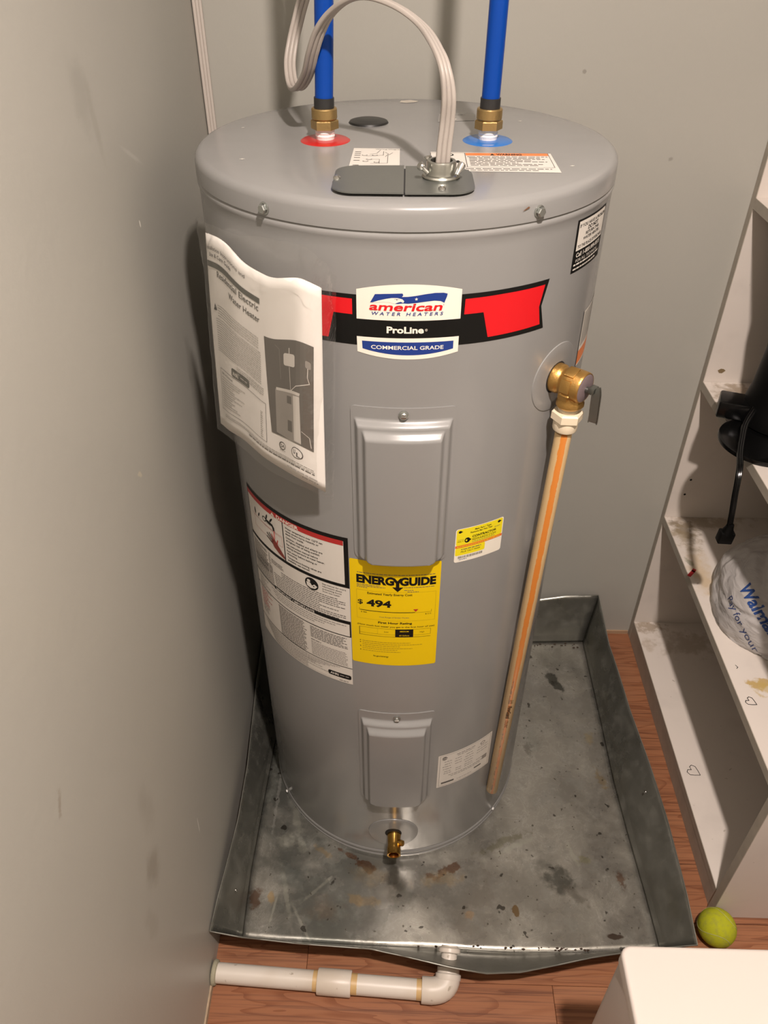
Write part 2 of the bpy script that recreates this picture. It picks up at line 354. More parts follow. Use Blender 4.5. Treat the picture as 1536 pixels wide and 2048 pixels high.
# thin metal lips: access covers
def sdf_round(u, v, W, z0, z1, r):
    cx, cz = 0.0, (z0 + z1) / 2; hx, hz = W - r, (z1 - z0) / 2 - r
    dx, dz = abs(u) - hx, abs(v - cz) - hz
    return -(math.hypot(max(dx, 0), max(dz, 0)) + min(max(dx, dz), 0) - r)
def sstep(t): t = max(0, min(1, t)); return t * t * (3 - 2 * t)
def cover(name, th, zt, zb, W, e1t, e1b, W1, e2t, e2b, W2, s1t, s2t, parent, screwz, h1=.009, h2=.0165):
    bm = NB(); nu, nv = 96, 150; G = []
    for j in range(nv + 1):
        row = []
        for i in range(nu + 1):
            u = -W + 2 * W * i / nu; v_ = zb + (zt - zb) * j / nv
            r = .006 if v_ > (zt + zb) / 2 else .016
            # pull boundary points onto rounded outline
            hx = W - r; zc = zt - r if v_ > (zt + zb) / 2 else zb + r
            if abs(u) > hx and ((v_ > zc) if v_ > (zt + zb) / 2 else (v_ < zc)):
                dx, dz = abs(u) - hx, abs(v_ - zc); m_ = max(dx, dz); l = math.hypot(dx, dz)
                if l > 1e-9: dx, dz = dx * m_ / l, dz * m_ / l
                u = math.copysign(hx + dx, u); v_ = zc + math.copysign(dz, v_ - zc)
            def inset(Wk, t, b, st, sd, sb, r):
                top = (t - v_) / st; bot = (v_ - b) / sb; side = (Wk - abs(u)) / sd
                rr = r / sd; x1, y1 = max(rr - side, 0), max(rr - bot, 0)
                if x1 > 0 and y1 > 0: return min(rr - math.hypot(x1, y1), top)
                rt = .0015 / sd; x2, y2 = max(rt - side, 0), max(rt - top, 0)
                if x2 > 0 and y2 > 0: return min(rt - math.hypot(x2, y2), bot)
                return min(top, bot, side)
            h = .0014 + (h1 - .0014) * sstep(inset(W1, e1t, e1b, s1t, .0072, .0045, .020)) + (h2 - h1) * sstep(inset(W2, e2t, e2b, s2t, .0068, .0045, .016))
            row.append((u, v_, h))
        G.append(row)
    V = [[bm.verts.new(cylmap(A(th) + u, v_, h)) for u, v_, h in row] for row in G]
    for j in range(nv):
        for i in range(nu): bm.faces.new((V[j][i], V[j][i + 1], V[j + 1][i + 1], V[j + 1][i]))
    # skirt back to the tank
    ring_ = [(0, i) for i in range(nu + 1)] + [(j, nu) for j in range(1, nv + 1)] + [(nv, i) for i in range(nu - 1, -1, -1)] + [(j, 0) for j in range(nv - 1, 0, -1)]
    low = [bm.verts.new(cylmap(A(th) + G[j][i][0], G[j][i][1], 0.0)) for j, i in ring_]
    for a in range(len(ring_)):
        b = (a + 1) % len(ring_); bm.faces.new((V[ring_[a][0]][ring_[a][1]], V[ring_[b][0]][ring_[b][1]], low[b], low[a]))
    o = obj(name, bm, enamel, parent, smooth=50)
    c = cylmap(A(th), screwz, .0014); n = Vector((math.sin(math.radians(th)), -math.cos(math.radians(th)), 0)); M = frame(c, n)
    bm = NB(); lathe(bm, [(0, .0005), (.0062, .0005), (.0062, .0016), (.0046, .0022), (.0044, .0040), (.0034, .0050), (0, .0052)], 20, M); box(bm, -.0035, .0035, -.0005, .0005, .0050, .0056, M=M)
    obj('screw', bm, m_bolt, o); return o
cover('access_cover', 0.75, 1.0345, .7895, .0640, 1.0185, .7925, .0600, 1.0075, .7945, .0488, .0095, .0115, wh, 1.0255, h1=.010, h2=.019)
cover('access_cover', 0.45, .4575, .1975, .0640, .4400, .2010, .0600, .4285, .2035, .0488, .0095, .0115, wh, .4455, h1=.010, h2=.019)
# lid screws and base screws
for th, z_, r_ in ((-34.4, 1.2490, .2617), (32.5, 1.2500, .2617), (-100, 1.2490, .2617), (98, 1.2495, .2617), (165, 1.249, .2617)):
    t = math.radians(th); M = frame((r_ * math.sin(t), -r_ * math.cos(t), z_), (math.sin(t), -math.cos(t), 0)); bm = NB()
    lathe(bm, [(0, 0), (.0066, 0), (.0066, .0008), (.0050, .0012)], 20, M); hexprism(bm, .0052, .0008, .0058, M, bev=.0008); obj('lid_screw', bm, m_bolt, wh, smooth=25)
for th, z_ in ((-60.9, .0085), (51.7, .018)):
    t = math.radians(th); M = frame((.2612 * math.sin(t), -.2612 * math.cos(t), z_), (math.sin(t), -math.cos(t), 0)); bm = NB(); lathe(bm, [(0, 0), (.0032, 0), (.0030, .002), (.0012, .003), (0, .003)], 12, M); obj('base_rivet', bm, mat('white_paint', (.8, .8, .76), .3), wh)
# knock-out plug, coloured port rings
def lidthing(name, x, y, prof, m, seg=40, z=ZL): 
    bm = NB(); lathe(bm, prof, seg, Matrix.Translation((x, y, z))); return obj(name, bm, m, wh)
lidthing('plug', -.0505, .0955, [(0, .0042), (.016, .0042), (.0185, .0034), (.0215, .0034), (.0255, .0022), (.0270, 0)], mat('black_plastic', (.012, .012, .011), .42))
lidthing('hot_port_ring', -.1005, -.0035, [(.010, .0022), (.016, .0022), (.0285, .0016), (.0312, 0)], mat('red_plastic', (.44, .015, .014), .3, coat=.15))
lidthing('cold_port_ring', .1025, .0015, [(.010, .0022), (.016, .0022), (.0285, .0016), (.0312, 0)], mat('blue_plastic', (.02, .14, .44), .3, coat=.15))
# round pressed discs round the valve ports
def escutcheon(th, z_, r, rin, name):
    bm = NB(); n = 64; rings = []
    for k_, (rr, h) in enumerate(((r, .0), (r - .0004, .0010), (r - .0016, .0013), (r * .7, .0011), (rin, .0011), (rin - .0005, -.001))):
        rings.append([bm.verts.new(cylmap(A(th) + rr * math.cos(2 * PI * i / n), z_ + rr * math.sin(2 * PI * i / n), h)) for i in range(n)])
    for a, b in zip(rings[:-1], rings[1:]):
        for i in range(n): bm.faces.new((a[i], a[(i + 1) % n], b[(i + 1) % n], b[i]))
    obj(name, bm, enamel, wh); 
    bm = NB(); lathe(bm, [(0, .0004), (rin + .0005, .0004)], 40, frame(cylmap(A(th), z_, 0.0006), (math.sin(math.radians(th)), -math.cos(math.radians(th)), 0))); obj('port_hole', bm, mat('dark_hole', (.01, .01, .01), .8), wh)
escutcheon(48.3, 1.0315, .0460, .0205, 'port_plate'); escutcheon(-.1, .0880, .0480, .0155, 'drain_plate')
# wiring cover on the lid: two plates meeting in a seam
def rplate(bm, pts, z0, z1, bev=.0006):
    lo = [bm.verts.new((x, y, z0)) for x, y in pts]; hi = [bm.verts.new((x, y, z1)) for x, y in pts]; n = len(pts)
    bm.faces.new(hi); bm.faces.new(lo[::-1])
    es = []
    for i in range(n): bm.faces.new((lo[i], lo[(i + 1) % n], hi[(i + 1) % n], hi[i]))
def arc(cx, cy, rx, ry, a0, a1, n=10): return [(cx + rx * math.cos(math.radians(a0 + (a1 - a0) * i / n)), cy + ry * math.sin(math.radians(a0 + (a1 - a0) * i / n))) for i in range(n + 1)]
jc = NB(); rplate(jc, [(-.0012, -.133)] + arc(-.052, -.158, .024, .023, 90, 180) + arc(-.052, -.212, .024, .023, 180, 270) + [(-.0012, -.2355)], ZL + .0032, ZL + .0047)
cp = obj('wiring_cover', jc, m_zinc, wh, smooth=30)
bm = NB(); rplate(bm, [(.0004, -.2350)] + arc(.047, -.208, .026, .026, -90, 0) + arc(.047, -.163, .026, .028, 0, 90) + [(.0004, -.1335)], ZL + .0026, ZL + .0041)
cp2 = obj('wiring_cover', bm, m_zinc, wh, smooth=30)
bm = NB(); rplate(bm, [(-.066, -.140), (-.070, -.205), (-.055, -.228), (.05, -.228), (.067, -.205), (.067, -.16), (.05, -.140)], ZL + .0002, ZL + .0028); obj('wiring_box_rim', bm, mat('dark_gap', (.03, .03, .03), .7), wh, smooth=0)
for (x, y, z_, p) in ((-.0725, -.187, ZL + .0047, cp), (.0385, -.2190, ZL + .0041, cp2)):
    bm = NB(); lathe(bm, [(0, 0), (.0042, 0), (.0040, .0016), (.0026, .0028), (0, .003)], 16, Matrix.Translation((x, y, z_))); hexprism(bm, .0022, .0024, .0034, Matrix.Translation((x, y, z_))); obj('screw', bm, m_steel, p)
cl = NB(); M = Matrix.Translation((.0385, -.1765, ZL + .0041))
lathe(cl, [(.0105, .0), (.0195, .0), (.0205, .0018), (.0195, .0036), (.0168, .0044), (.0160, .0070), (.0160, .0150), (.0150, .0172), (.0130, .0176), (.0118, .0172), (.0112, .0030)], 40, M)
clamp = obj('cable_clamp', cl, mat('clamp_zinc', (.42, .42, .38), .30, metal=.95), cp2)
for (x, y, dx, dy, dz) in ((.0385 - .0185, -.1855, -.55, -.35, .55), (.0385 + .0185, -.1885, .40, .55, .62), (.0385 - .0130, -.163, -.2, .2, 1)):
    d = Vector((dx, dy, dz)).normalized(); c = Vector((x, y, ZL + .0145)); bm = NB(); Mf = frame(c - d * .006, d)
    prof = [(0, 0), (.0022, 0)]; z_ = 0
    while z_ < .010: prof += [(.0026, z_ + .0004), (.0020, z_ + .0009)]; z_ += .0010
    prof += [(.0044, .0105), (.0044, .0125), (.0034, .0138), (0, .0140)]
    if dy > .5: prof = [(0, 0), (.0022, 0), (.0026, .003), (.0044, .0105), (.0044, .0125), (.0034, .0138), (0, .0140)]
    lathe(bm, prof, 14, Mf); obj('clamp_screw', bm, m_steel, cp2)
# ---------------- relief valve (radial at 45.5 deg)
thv = math.radians(48.3); nv_ = Vector((math.sin(thv), -math.cos(thv), 0)); vz = 1.0315
vb = nv_ * RT + Vector((0, 0, vz)); Mr = frame(vb, nv_)
axp = nv_ * .2855 + Vector((0, 0, vz - .002))        # where the downward outlet branches off
bm = NB()
lathe(bm, [(0, -.004), (.0186, -.004), (.0190, .0), (.0190, .0085), (.0180, .0105), (.0166, .0125), (.0166, .0140), (.0178, .0160), (.0196, .0190), (.0202, .0260), (.0202, .0405), (.0196, .0430), (.0190, .0438), (.0178, .0438), (.0, .0436)], 40, Mr)
Md = frame(axp, (0.03, -0.03, -1))
lathe(bm, [(0, -.004), (.0150, -.002), (.0158, .006), (.0162, .014), (.0168, .0205), (.0178, .0230), (.0178, .0268), (.0166, .0280), (.0160, .0290), (.0, .0290)], 32, Md)
for a_ in (20, 80, 140): box(bm, -.0085, .0085, .0170, .0208, .0190, .0330, bev=.0012, M=Mr @ Matrix.Rotation(math.radians(a_), 4, 'Z'))
box(bm, -.0075, .0075, -.0175, -.0130, -.002, .016, bev=.0012, M=Md @ Matrix.Rotation(.9, 4, 'Z')); box(bm, -.0075, .0075, -.0175, -.0130, -.002, .016, bev=.0012, M=Md @ Matrix.Rotation(-.5, 4, 'Z'))
valve = obj('relief_valve', bm, m_brass, wh, smooth=40)
bm = NB(); lathe(bm, [(0, .0452), (.006, .0456), (.0165, .0446), (.0183, .0437), (.0182, .0431)], 32, Mr); obj('valve_cap', bm, mat('mauve_tag_metal', (.23, .18, .19), .5, metal=.3, bump=.3, bscale=900), valve)
bm = NB()
tang = Vector((math.cos(thv), math.sin(thv), 0))
o_ = vb + nv_ * .0442
lathe(bm, [(0, 0), (.0042, 0), (.0042, .009), (0, .009)], 16, frame(o_ + Vector((0, 0, -.001)), nv_))
box(bm, -.0062, .0062, -.001, .0062, .006, .0145, bev=.001, M=frame(o_, nv_))
Pl = [o_ + nv_ * .0135 + Vector((0, 0, .006)), o_ + nv_ * .0155 + Vector((0, 0, -.002)), o_ + nv_ * .0165 + tang * .000 + Vector((0, 0, -.018)), o_ + nv_ * .0175 + Vector((0, 0, -.037)), o_ + nv_ * .0170 + Vector((0, 0, -.041))]
sec = [(-.0060, .0), (-.0060, .0034), (-.0050, .0034), (-.0050, .0010), (.0050, .0010), (.0050, .0034), (.0060, .0034), (.0060, .0)]
sweep(bm, smoothpath(Pl, 4), sec, W=[Vector((1, -.15, 0))] * (4 * 4 + 1)); obj('lever', bm, mat('lever_steel', (.17, .18, .165), .28, metal=.85), valve, smooth=30)
# ---------------- drain valve
Mv = frame((.001, -.255, .0815), (0, -1, -.02)); bm = NB()
lathe(bm, [(0, 0), (.0128, 0), (.0135, .006), (.0128, .010), (.0122, .024), (.0122, .030), (.0130, .032), (.0128, .0345), (.0133, .0365), (.0128, .039), (.0133, .041), (.0130, .0445), (.0132, .0462), (.0118, .0470), (.0098, .0462), (.0092, .043), (.0088, .030), (0, .029)], 40, Mv)
dv = obj('drain_valve', bm, m_brass2, wh, smooth=40)
bm = NB(); Ms = frame((.010, -.279, .086), (.8, -.35, .35)); lathe(bm, [(0, 0), (.0058, 0), (.0060, .006), (.0052, .008), (.0052, .010), (.0020, .0108), (0, .0100)], 24, Ms); obj('drain_stem', bm, m_brass2, dv)

# ---------------- stickers on the tank (print lies on thin film)
D = Decal(cylmap)          # brand band
def AZ(*p): return [(A(t), z) for t, z in p]
D.poly(AZ((-23, 1.1715), (14.2, 1.1720), (28, 1.1715), (39.3, 1.1705), (37.5, 1.1400), (39.2, 1.1112), (27.6, 1.1120), (14.2, 1.1128), (-23, 1.1128)), black, 0)
D.poly(AZ((15.1, 1.1663), (25.3, 1.1663), (37.9, 1.1650), (36.7, 1.1399), (37.7, 1.1175), (21.7, 1.1177), (20.0, 1.1485), (15.0, 1.1487)), red, 1)
D.poly(AZ((-12.2, 1.1666), (-22, 1.1666), (-22, 1.1178), (-18.6, 1.1182), (-17.0, 1.1488), (-12.2, 1.1487)), red, 1)
arc_t = [(14.1 - 25.2 * i / 16, 1.1780 + .0075 * (1 - ((i - 8) / 8) ** 2)) for i in range(17)]
D.poly(AZ((-11.15, 1.1443), (14.1, 1.1443), *arc_t), cream, 1)
arc_b = [(-11.1 + 25.1 * i / 16, 1.1049 - .0072 * (1 - ((i - 8) / 8) ** 2)) for i in range(17)]
D.poly(AZ(*arc_b, (14.0, 1.1236), (-11.2, 1.1234)), cream, 1)
arc_b = [(-9.8 + 22.5 * i / 16, 1.1092 - .0062 * (1 - ((i - 8) / 8) ** 2)) for i in range(17)]
D.poly(AZ(*arc_b, (12.7, 1.1188), (-9.9, 1.1186)), navy, 2)
D.text('COMMERCIAL GRADE', A(1.3), 1.1098, .0044, cream, 3, w=A(17.9), al='c', bold=.016)
D.text('ProLine', A(-3.8), 1.1298, .0072, cream, 3, w=A(9.0), bold=.035); D.text('®', A(5.5), 1.1318, .0028, cream, 3, w=.0028)
# flag and eagle emblem
D.poly(AZ((-6.6, 1.1738), (-4.5, 1.1745), (-1.5, 1.1752), (-.1, 1.1755), (.1, 1.1736), (-0.2, 1.1716), (1.2, 1.1718), (3.0, 1.1728), (5.2, 1.1745), (7.6, 1.1757), (9.6, 1.1755), (10.6, 1.1742), (10.5, 1.1715), (9.9, 1.1640), (9.0, 1.1662), (7.5, 1.1670), (5.2, 1.1660), (3.2, 1.1648), (1.2, 1.1640), (0.0, 1.1644), (-1.2, 1.1636), (-2.0, 1.1640), (-1.4, 1.1652), (-2.4, 1.1666), (-4.0, 1.1662), (-6.0, 1.1650), (-7.8, 1.1640)), navy, 2)
D.poly(AZ((-7.6, 1.1636), (-5.8, 1.1668), (-4.0, 1.1690), (-2.6, 1.1702), (-1.2, 1.1703), (-.1, 1.1690), (.35, 1.1668), (.1, 1.1650), (-.5, 1.1662), (-1.2, 1.1652), (-1.9, 1.1640), (-3.2, 1.1652), (-4.8, 1.1654), (-6.2, 1.1645)), cream, 3)
D.disc(A(-1.4), 1.1684, .0006, .0005, black, 4, 8); D.line(AZ((-2.0, 1.1690), (-.8, 1.1690)), .0003, navy, 4)
def star(D_, x, y, r, m, L): D_.poly([(x + (r if i % 2 == 0 else r * .4) * math.sin(PI * i / 5), y + (r if i % 2 == 0 else r * .4) * math.cos(PI * i / 5)) for i in range(10)], m, L)
star(D, A(3.2), 1.1692, .0020, cream, 4)
D.text('american', A(-8.1), 1.1560, .0085, red, 5, w=A(17.4), bold=.022, shear=.28); D.text("'", A(9.7), 1.1585, .004, red, 5)
D.text('W A T E R   H E A T E R S', A(-7.6), 1.1504, .0036, navy, 5, w=A(17.2), shear=.25, bold=.01)
D.build('brand_sticker', wh)
# ---- danger label
def U_(t): return A(t)
D = Decal(cylmap); x0, x1 = A(-61.0), A(-15.4); ink = black
D.rect(x0, .5165, x1, .8240, white, 0)
for f in ((x0, .8165, x1, .8240), (A(-16.9), .7335, x1, .8240), (x0, .7290, x1, .7350)): D.rect(*f, black, 1)
D.rect(x0, .8085, A(-17.0), .8172, dkred, 2)
D.rect(x0, .8085, A(-60.7), .73, black, 2)
D.poly([(A(-45.3), .8092), (A(-43.4), .8092), (A(-44.35), .8150)], cream, 3); D.text('!', A(-44.35), .8098, .0036, dkred, 4, al='c', bold=.03)
D.text('DANGER', A(-42.4), .8096, .0056, cream, 3, w=A(9.6), bold=.03)
D.rect(A(-39.9), .735, A(-39.5), .8085, black, 2)
lines = [(.8000, 'Water temperature over 125°F can', 14.6), (.7945, 'cause severe burns instantly or', 13.2), (.7890, 'death from scalds.', 7.6), (.7820, 'Children, disabled and elderly are', 14.4), (.7765, 'at highest risk of being scalded.', 13.4), (.7695, 'See instruction manual before', 12.6), (.7640, 'setting temperature at water heater.', 15.0), (.7570, 'Feel water before bathing or', 12.2), (.7515, 'showering.', 4.4), (.7445, 'Temperature limiting valves are', 13.6), (.7390, 'available, see manual.', 9.2)]
for z_, t, wd in lines: D.text(t, A(-38.6), z_, .0033, ink, 2, w=A(wd), bold=.012)
# running tap over a hand
def blobpoly(cx, cy, rx, ry, m, L, rot=0, n=14):
    D.poly([(cx + rx * math.cos(a) * math.cos(rot) - ry * math.sin(a) * math.sin(rot), cy + rx * math.cos(a) * math.sin(rot) + ry * math.sin(a) * math.cos(rot)) for a in [2 * PI * i / n for i in range(n)]], m, L)
for t_, z_, l_, r_ in ((-55.5, .7885, .006, 1.7), (-53.0, .7875, .005, 1.1), (-48.0, .797, .006, 1.2), (-45.6, .797, .006, .9)): blobpoly(A(t_), z_, l_, .0016, black, 3, r_)
blobpoly(A(-49.5), .7895, .0055, .0045, black, 3); blobpoly(A(-49.5), .7895, .0035, .0028, white, 4); blobpoly(A(-46.8), .7890, .010, .0030, black, 3, -.1); D.line([(A(-45.3), .789), (A(-44.6), .785), (A(-44.4), .779)], .0045, black, 3)
D.line([(A(-44.4), .779), (A(-44.5), .765)], .003, mat('ink_pink', (.62, .22, .2), .5), 3)
for t_, z_ in ((-47.0, .7745), (-45.8, .7765), (-44.6, .7775), (-43.6, .7768)): pass
D.poly(AZ((-46.5, .758), (-44.6, .7635), (-43.3, .758), (-41.2, .748), (-39.95, .741), (-39.95, .7365), (-42.5, .7405), (-45.2, .7475)), mat('ink_maroon', (.20, .03, .02), .5), 3)
for a_, b_ in (((-45.6, .7570), (-48.6, .7660)), ((-45.2, .7590), (-47.3, .7695)), ((-44.6, .760), (-46.0, .7700)), ((-45.8, .7530), (-48.8, .7590)), ((-43.4, .7580), (-42.9, .7655))): D.line(AZ(a_, b_), .0022, black if a_[0] < -44.9 else dkred, 3)
D.frame(A(-56.5), .7585, A(-40.6), .7790, .0004, dkred, 2); D.line(AZ((-58, .7800), (-41, .7765)), .0004, dkred, 2)
# middle section
D.para(A(-60.2), A(-50.5), .7230, .0010, .0021, 22, grey_ink); D.para(A(-49.6), A(-48.4), .7235, .001, .0021, 20, soft_ink)
D.para(A(-48), A(-41.5), .7150, .0011, .0024, 4, grey_ink)
D.disc(A(-29.1), .7150, .0120, .0120, black, 2); D.disc(A(-30.2), .7195, .0030, .0028, white, 3, 14)
D.poly(AZ((-31.2, .7165), (-29.6, .7165), (-29.0, .7120), (-28.0, .7160), (-26.9, .7130), (-27.8, .7075), (-29.6, .7060), (-31.0, .7090)), white, 3); D.disc(A(-28.3), .7115, .0013, .0013, black, 4, 8)
for z_, t, wd in ((.7228, 'See manual for more', 8.4), (.7178, 'information about', 7.0), (.7128, 'preventing burns', 6.8), (.7078, 'from hot water.', 6.4)): D.text(t, A(-25.0), z_, .0028, grey_ink, 2, w=A(wd), bold=.01)
for i in range(11):
    z_ = .7010 - i * .0040
    D.greek(A(-47.5 + (4.5 if i < 3 else 0) + i * .1), A(-16.5 - random.choice((0, .5, 3, 10))), z_, .0015, grey_ink, 1)
for i in range(14): D.greek(A(-60.0), A(-47.8), .6980 - i * .0027, .0012, grey_ink, 1)
D.rect(x0, .6540, x1, .6608, black, 1); D.rect(A(-60.9), .6545, A(-47.8), .6600, white, 2); D.rect(x0, .6566, A(-47.3), .6590, black, 3)
D.text('IMPORTANT / IMPORTANTE', A(-46.8), .6552, .0044, white, 3, w=A(18.0), bold=.02)
D.rect(x0, .6262, x1, .6280, black, 1); D.rect(A(-15.85), .6262, x1, .6608, black, 1)
for i in range(4): D.greek(A(-50 + i), A(-17 - i * 4), .6485 - i * .0045, .0016, soft_ink, 1)
for i in range(20): D.greek(A(-58.8), A(-50.5), .6480 - i * .0042, .0017, (dkred if 6 < i < 16 else soft_ink), 1, end=random.uniform(.4, 1))
for i in range(26): D.greek(A(-46.6), A(-32.8 + random.uniform(-1.6, 0)), .6215 - i * .00265, .0014, grey_ink, 1)
for i in range(8): D.greek(A(-31.2), A(-16.4 - random.uniform(0, 2.5)), .6205 - i * .0032, .0016, grey_ink, 1)
D.greek(A(-31.2), A(-27), .5915, .0017, grey_ink, 1)
for i in range(12): D.greek(A(-31.2), A(-16.4 - random.uniform(0, 1.5)), .5875 - i * .0027, .0012, soft_ink, 1)
D.rect(x0, .5535, x1, .5550, black, 1)
for i in range(13): D.greek(A(-58 + i * .5), A(-33.5 if i > 5 else -20 - i * 2), .5500 - i * .0026, .0012, soft_ink, 1)
for i in range(3): D.greek(A(-40), A(-30 + 3 * i), .5400 - i * .0055, .0013, soft_ink, 1)
D.rrect(A(-24.8), .5262, A(-15.9), .5368, .0035, black, 1)
D.text('AHRI', A(-23.9), .5293, .0046, white, 2, w=A(3.2), bold=.03); D.greek(A(-20.2), A(-16.8), .5306, .0022, soft_ink, 2)
D.line([(x0, .5210), (A(-24), .5195)], .0004, soft_ink, 1); D.greek(A(-20.5), A(-17), .5192, .0014, grey_ink, 1)
for f in ((x0, .5165, x0 + .0006, .8240), ): D.rect(*f, black, 2)
D.build('danger_label', wh)
# ---- energy label
D = Decal(cylmap)
D.rrect(A(-15.2), .5760, A(13.3), .7890, .003, yellow, 0)
D.greek(A(-12.8), A(11.5), .7650, .0012, grey_ink, 1)
D.text('ENERG', A(-13.05), .7466, .0138, black, 1, w=A(11.9), bold=.055); D.text('GUIDE', A(.55), .7466, .0138, black, 1, w=A(11.35), bold=.055)
D.poly(AZ((-2.0, .7600), (-.95, .7600), (-.15, .7545), (.75, .7600), (1.7, .7600), (.45, .7500), (.45, .7425), (1.75, .7425), (-.05, .7335), (-1.75, .7425), (-.6, .7425), (-.6, .7500)), black, 2)
for i, (a_, b_) in enumerate(((-13, -5.6), (-13, -3.9), (-13, -9.6))): D.greek(A(a_), A(b_), .7425 - i * .0028, .0011, grey_ink, 1)
D.greek(A(2.0), A(11.6), .7415, .0011, grey_ink, 1); D.greek(A(2.0), A(4.9), .7360, .0011, grey_ink, 1); D.greek(A(3), A(6.6), .7330, .0011, grey_ink, 1)
thin = mat('ink_brown', (.33, .22, .01), .5)
D.frame(A(-13.1), .6745, A(12.1), .7320, .0003, thin, 1)
D.text('Estimated Yearly Energy Cost', A(-9.6), .7255, .0040, black, 1, w=A(14.2), bold=.02)
D.text('$', A(-12.8), .7040, .0084, black, 1, w=A(1.7), bold=.012); D.text('494', A(-9.9), .7020, .0124, black, 1, w=A(7.9), bold=.04)
D.line(AZ((-12.3, .6960), (-12.3, .6915), (10.9, .6915), (10.9, .6965)), .00035, black, 1); D.line(AZ((-12.0, .6922), (5.6, .6922)), .0009, black, 2)
D.poly(AZ((5.0, .6985), (6.7, .6985), (5.85, .6935)), dkred, 2)
D.text('$ 484', A(-11.8), .6865, .0026, black, 1, w=A(1.9)); D.text('$ 512', A(9.0), .6865, .0026, black, 1, w=A(1.9))
D.text('Cost Range of Similar Models', A(-5.8), .6800, .0024, grey_ink, 1, w=A(9.6))
D.text('First Hour Rating', A(-6.2), .6675, .0040, black, 1, w=A(11.0), bold=.03)
D.text('(How much hot water you get in the first hour of use)', A(-13.1), .6600, .0030, black, 1, w=A(25.3), bold=.012)
D.line(AZ((-12.4, .6560), (-12.4, .6445), (11.0, .6445), (11.0, .6565), (-12.4, .6565)), .00035, black, 1); D.line(AZ((-12.4, .6400), (11.0, .6400)), .0006, black, 1); D.line(AZ((-12.4, .6560), (-12.4, .6395)), .0008, black, 2)
D.rect(A(-.6), .6400, A(5.3), .6565, black, 2); D.text('MEDIUM', A(2.35), .6512, .0024, yellow, 3, al='c', bold=.02); D.text('60 Gallons', A(2.35), .6425, .0024, yellow, 3, al='c', bold=.01)
D.line(AZ((-6.4, .6450), (-6.4, .6560)), .0003, thin, 1); D.text('Low', A(-3.5), .6490, .0026, black, 1, al='c'); D.text('High', A(8.2), .6490, .0026, black, 1, al='c')
for z_, e_ in ((.6262, 4.5), (.6222, 8.6), (.6182, 1.0), (.6140, 5.2), (.6100, .4), (.6055, 1.2)):
    D.greek(A(-11.5), A(e_), z_, .0011, thin, 1)
for z_ in (.6268, .6226, .6143, .6060): D.disc(A(-12.2), z_, .0010, .0008, black, 1, 8)
D.text('ftc.gov/energy', A(-7.9), .5940, .0030, black, 1, w=A(5.2), bold=.015)
D.build('energy_label', wh)
# ---- yellow part-number card
D = Decal(cylmap)
D.rrect(A(17.2), .7800, A(33.6), .8400, .0035, cream, 0); D.rrect(A(17.5), .8100, A(33.3), .8392, .0035, lemon, 1)
D.rect(A(17.3), .8062, A(33.5), .8105, mat('ink_orange2', (.72, .14, .03), .4), 2); D.rrect(A(17.4), .7922, A(27.4), .8062, .0025, lemon, 1)
D.greek(A(17.8), A(33), .8078, .0010, lemon, 3)
for t_ in (18.6, 31.9): D.disc(A(t_), .8345, .0025, .0022, black, 2, 10); D.poly([(A(t_), .8367), (A(t_), .8323), (A(t_) + .0042, .8345)], black, 2)
D.disc(A(21.1), .8180, .0042, .0046, black, 2, 12); D.poly([(A(21.1), .8226), (A(21.1), .8134), (A(22.5), .8180)], black, 2); D.disc(A(20.8), .8180, .0014, .0018, lemon, 3, 8)
D.text('Main Part / Type', A(23.4), .8330, .0026, black, 2, w=A(5.6), bold=.02); D.text('Remove Bar Not Tear', A(22.0), .8288, .0026, black, 2, w=A(7.6), bold=.02)
D.text('CONTRACTOR', A(22.7), .8205, .0036, black, 2, w=A(8.4), bold=.035); D.text('REWARDS.COM', A(22.8), .8148, .0038, black, 2, w=A(8.2)); D.greek(A(22.8), A(30.8), .8122, .0008, grey_ink, 2)
D.text('YELLOW TAG', A(18.0), .8196, .0016, grey_ink, 2, w=A(1.9)); D.text('PEEL IT', A(18.0), .8166, .0018, black, 2, w=A(1.9)); D.greek(A(30.3), A(32.6), .8270, .0008, grey_ink, 2)
D.greek(A(19.3), A(26), .8018, .0014, grey_ink, 2); D.text('PSUR TACT MARK', A(19.2), .7968, .0028, black, 2, w=A(6.6), shear=.2)
x = A(18.4)
while x < A(26.6):
    wd = random.choice((.0004, .0006, .001)); D.rect(x, .7862, x + wd, .7906, grey_ink, 1); x += wd + random.choice((.0004, .0007))
D.greek(A(18.8), A(21.4), .7838, .0010, navy, 1)
D.build('part_number_sticker', wh)
# ---- rating plate
D = Decal(cylmap)
D.rrect(A(17.1), .2255, A(42.4), .3240, .002, white, 0); D.frame(A(18.0), .2290, A(41.6), .3205, .0005, grey_ink, 1)
D.disc(A(19.8), .3120, .0052, .0050, grey_ink, 1, 16); D.text('CSA', A(19.8), .3100, .0038, white, 2, al='c', bold=.02)
D.disc(A(37.4), .3090, .0055, .0050, grey_ink, 1, 18); D.disc(A(37.4), .3090, .0042, .0038, white, 2, 18); D.text('UL', A(37.4), .3072, .0034, grey_ink, 3, al='c')
D.greek(A(25), A(33.5), .3125, .0022, soft_ink, 1); D.greek(A(25.5), A(33), .3080, .0018, soft_ink, 1)
for i, z_ in enumerate((.3000, .2925, .2850, .2775, .2700, .2640)):
    for a_, b_ in ((19, 23), (24, 27.5), (28.5, 33), (34.5, 40.5)):
        if random.random() < .85: D.greek(A(a_ + random.random()), A(b_), z_, .0017, soft_ink, 1)
D.greek(A(22), A(38), .2560, .0018, soft_ink, 1); D.greek(A(23), A(37), .2515, .0018, soft_ink, 1)
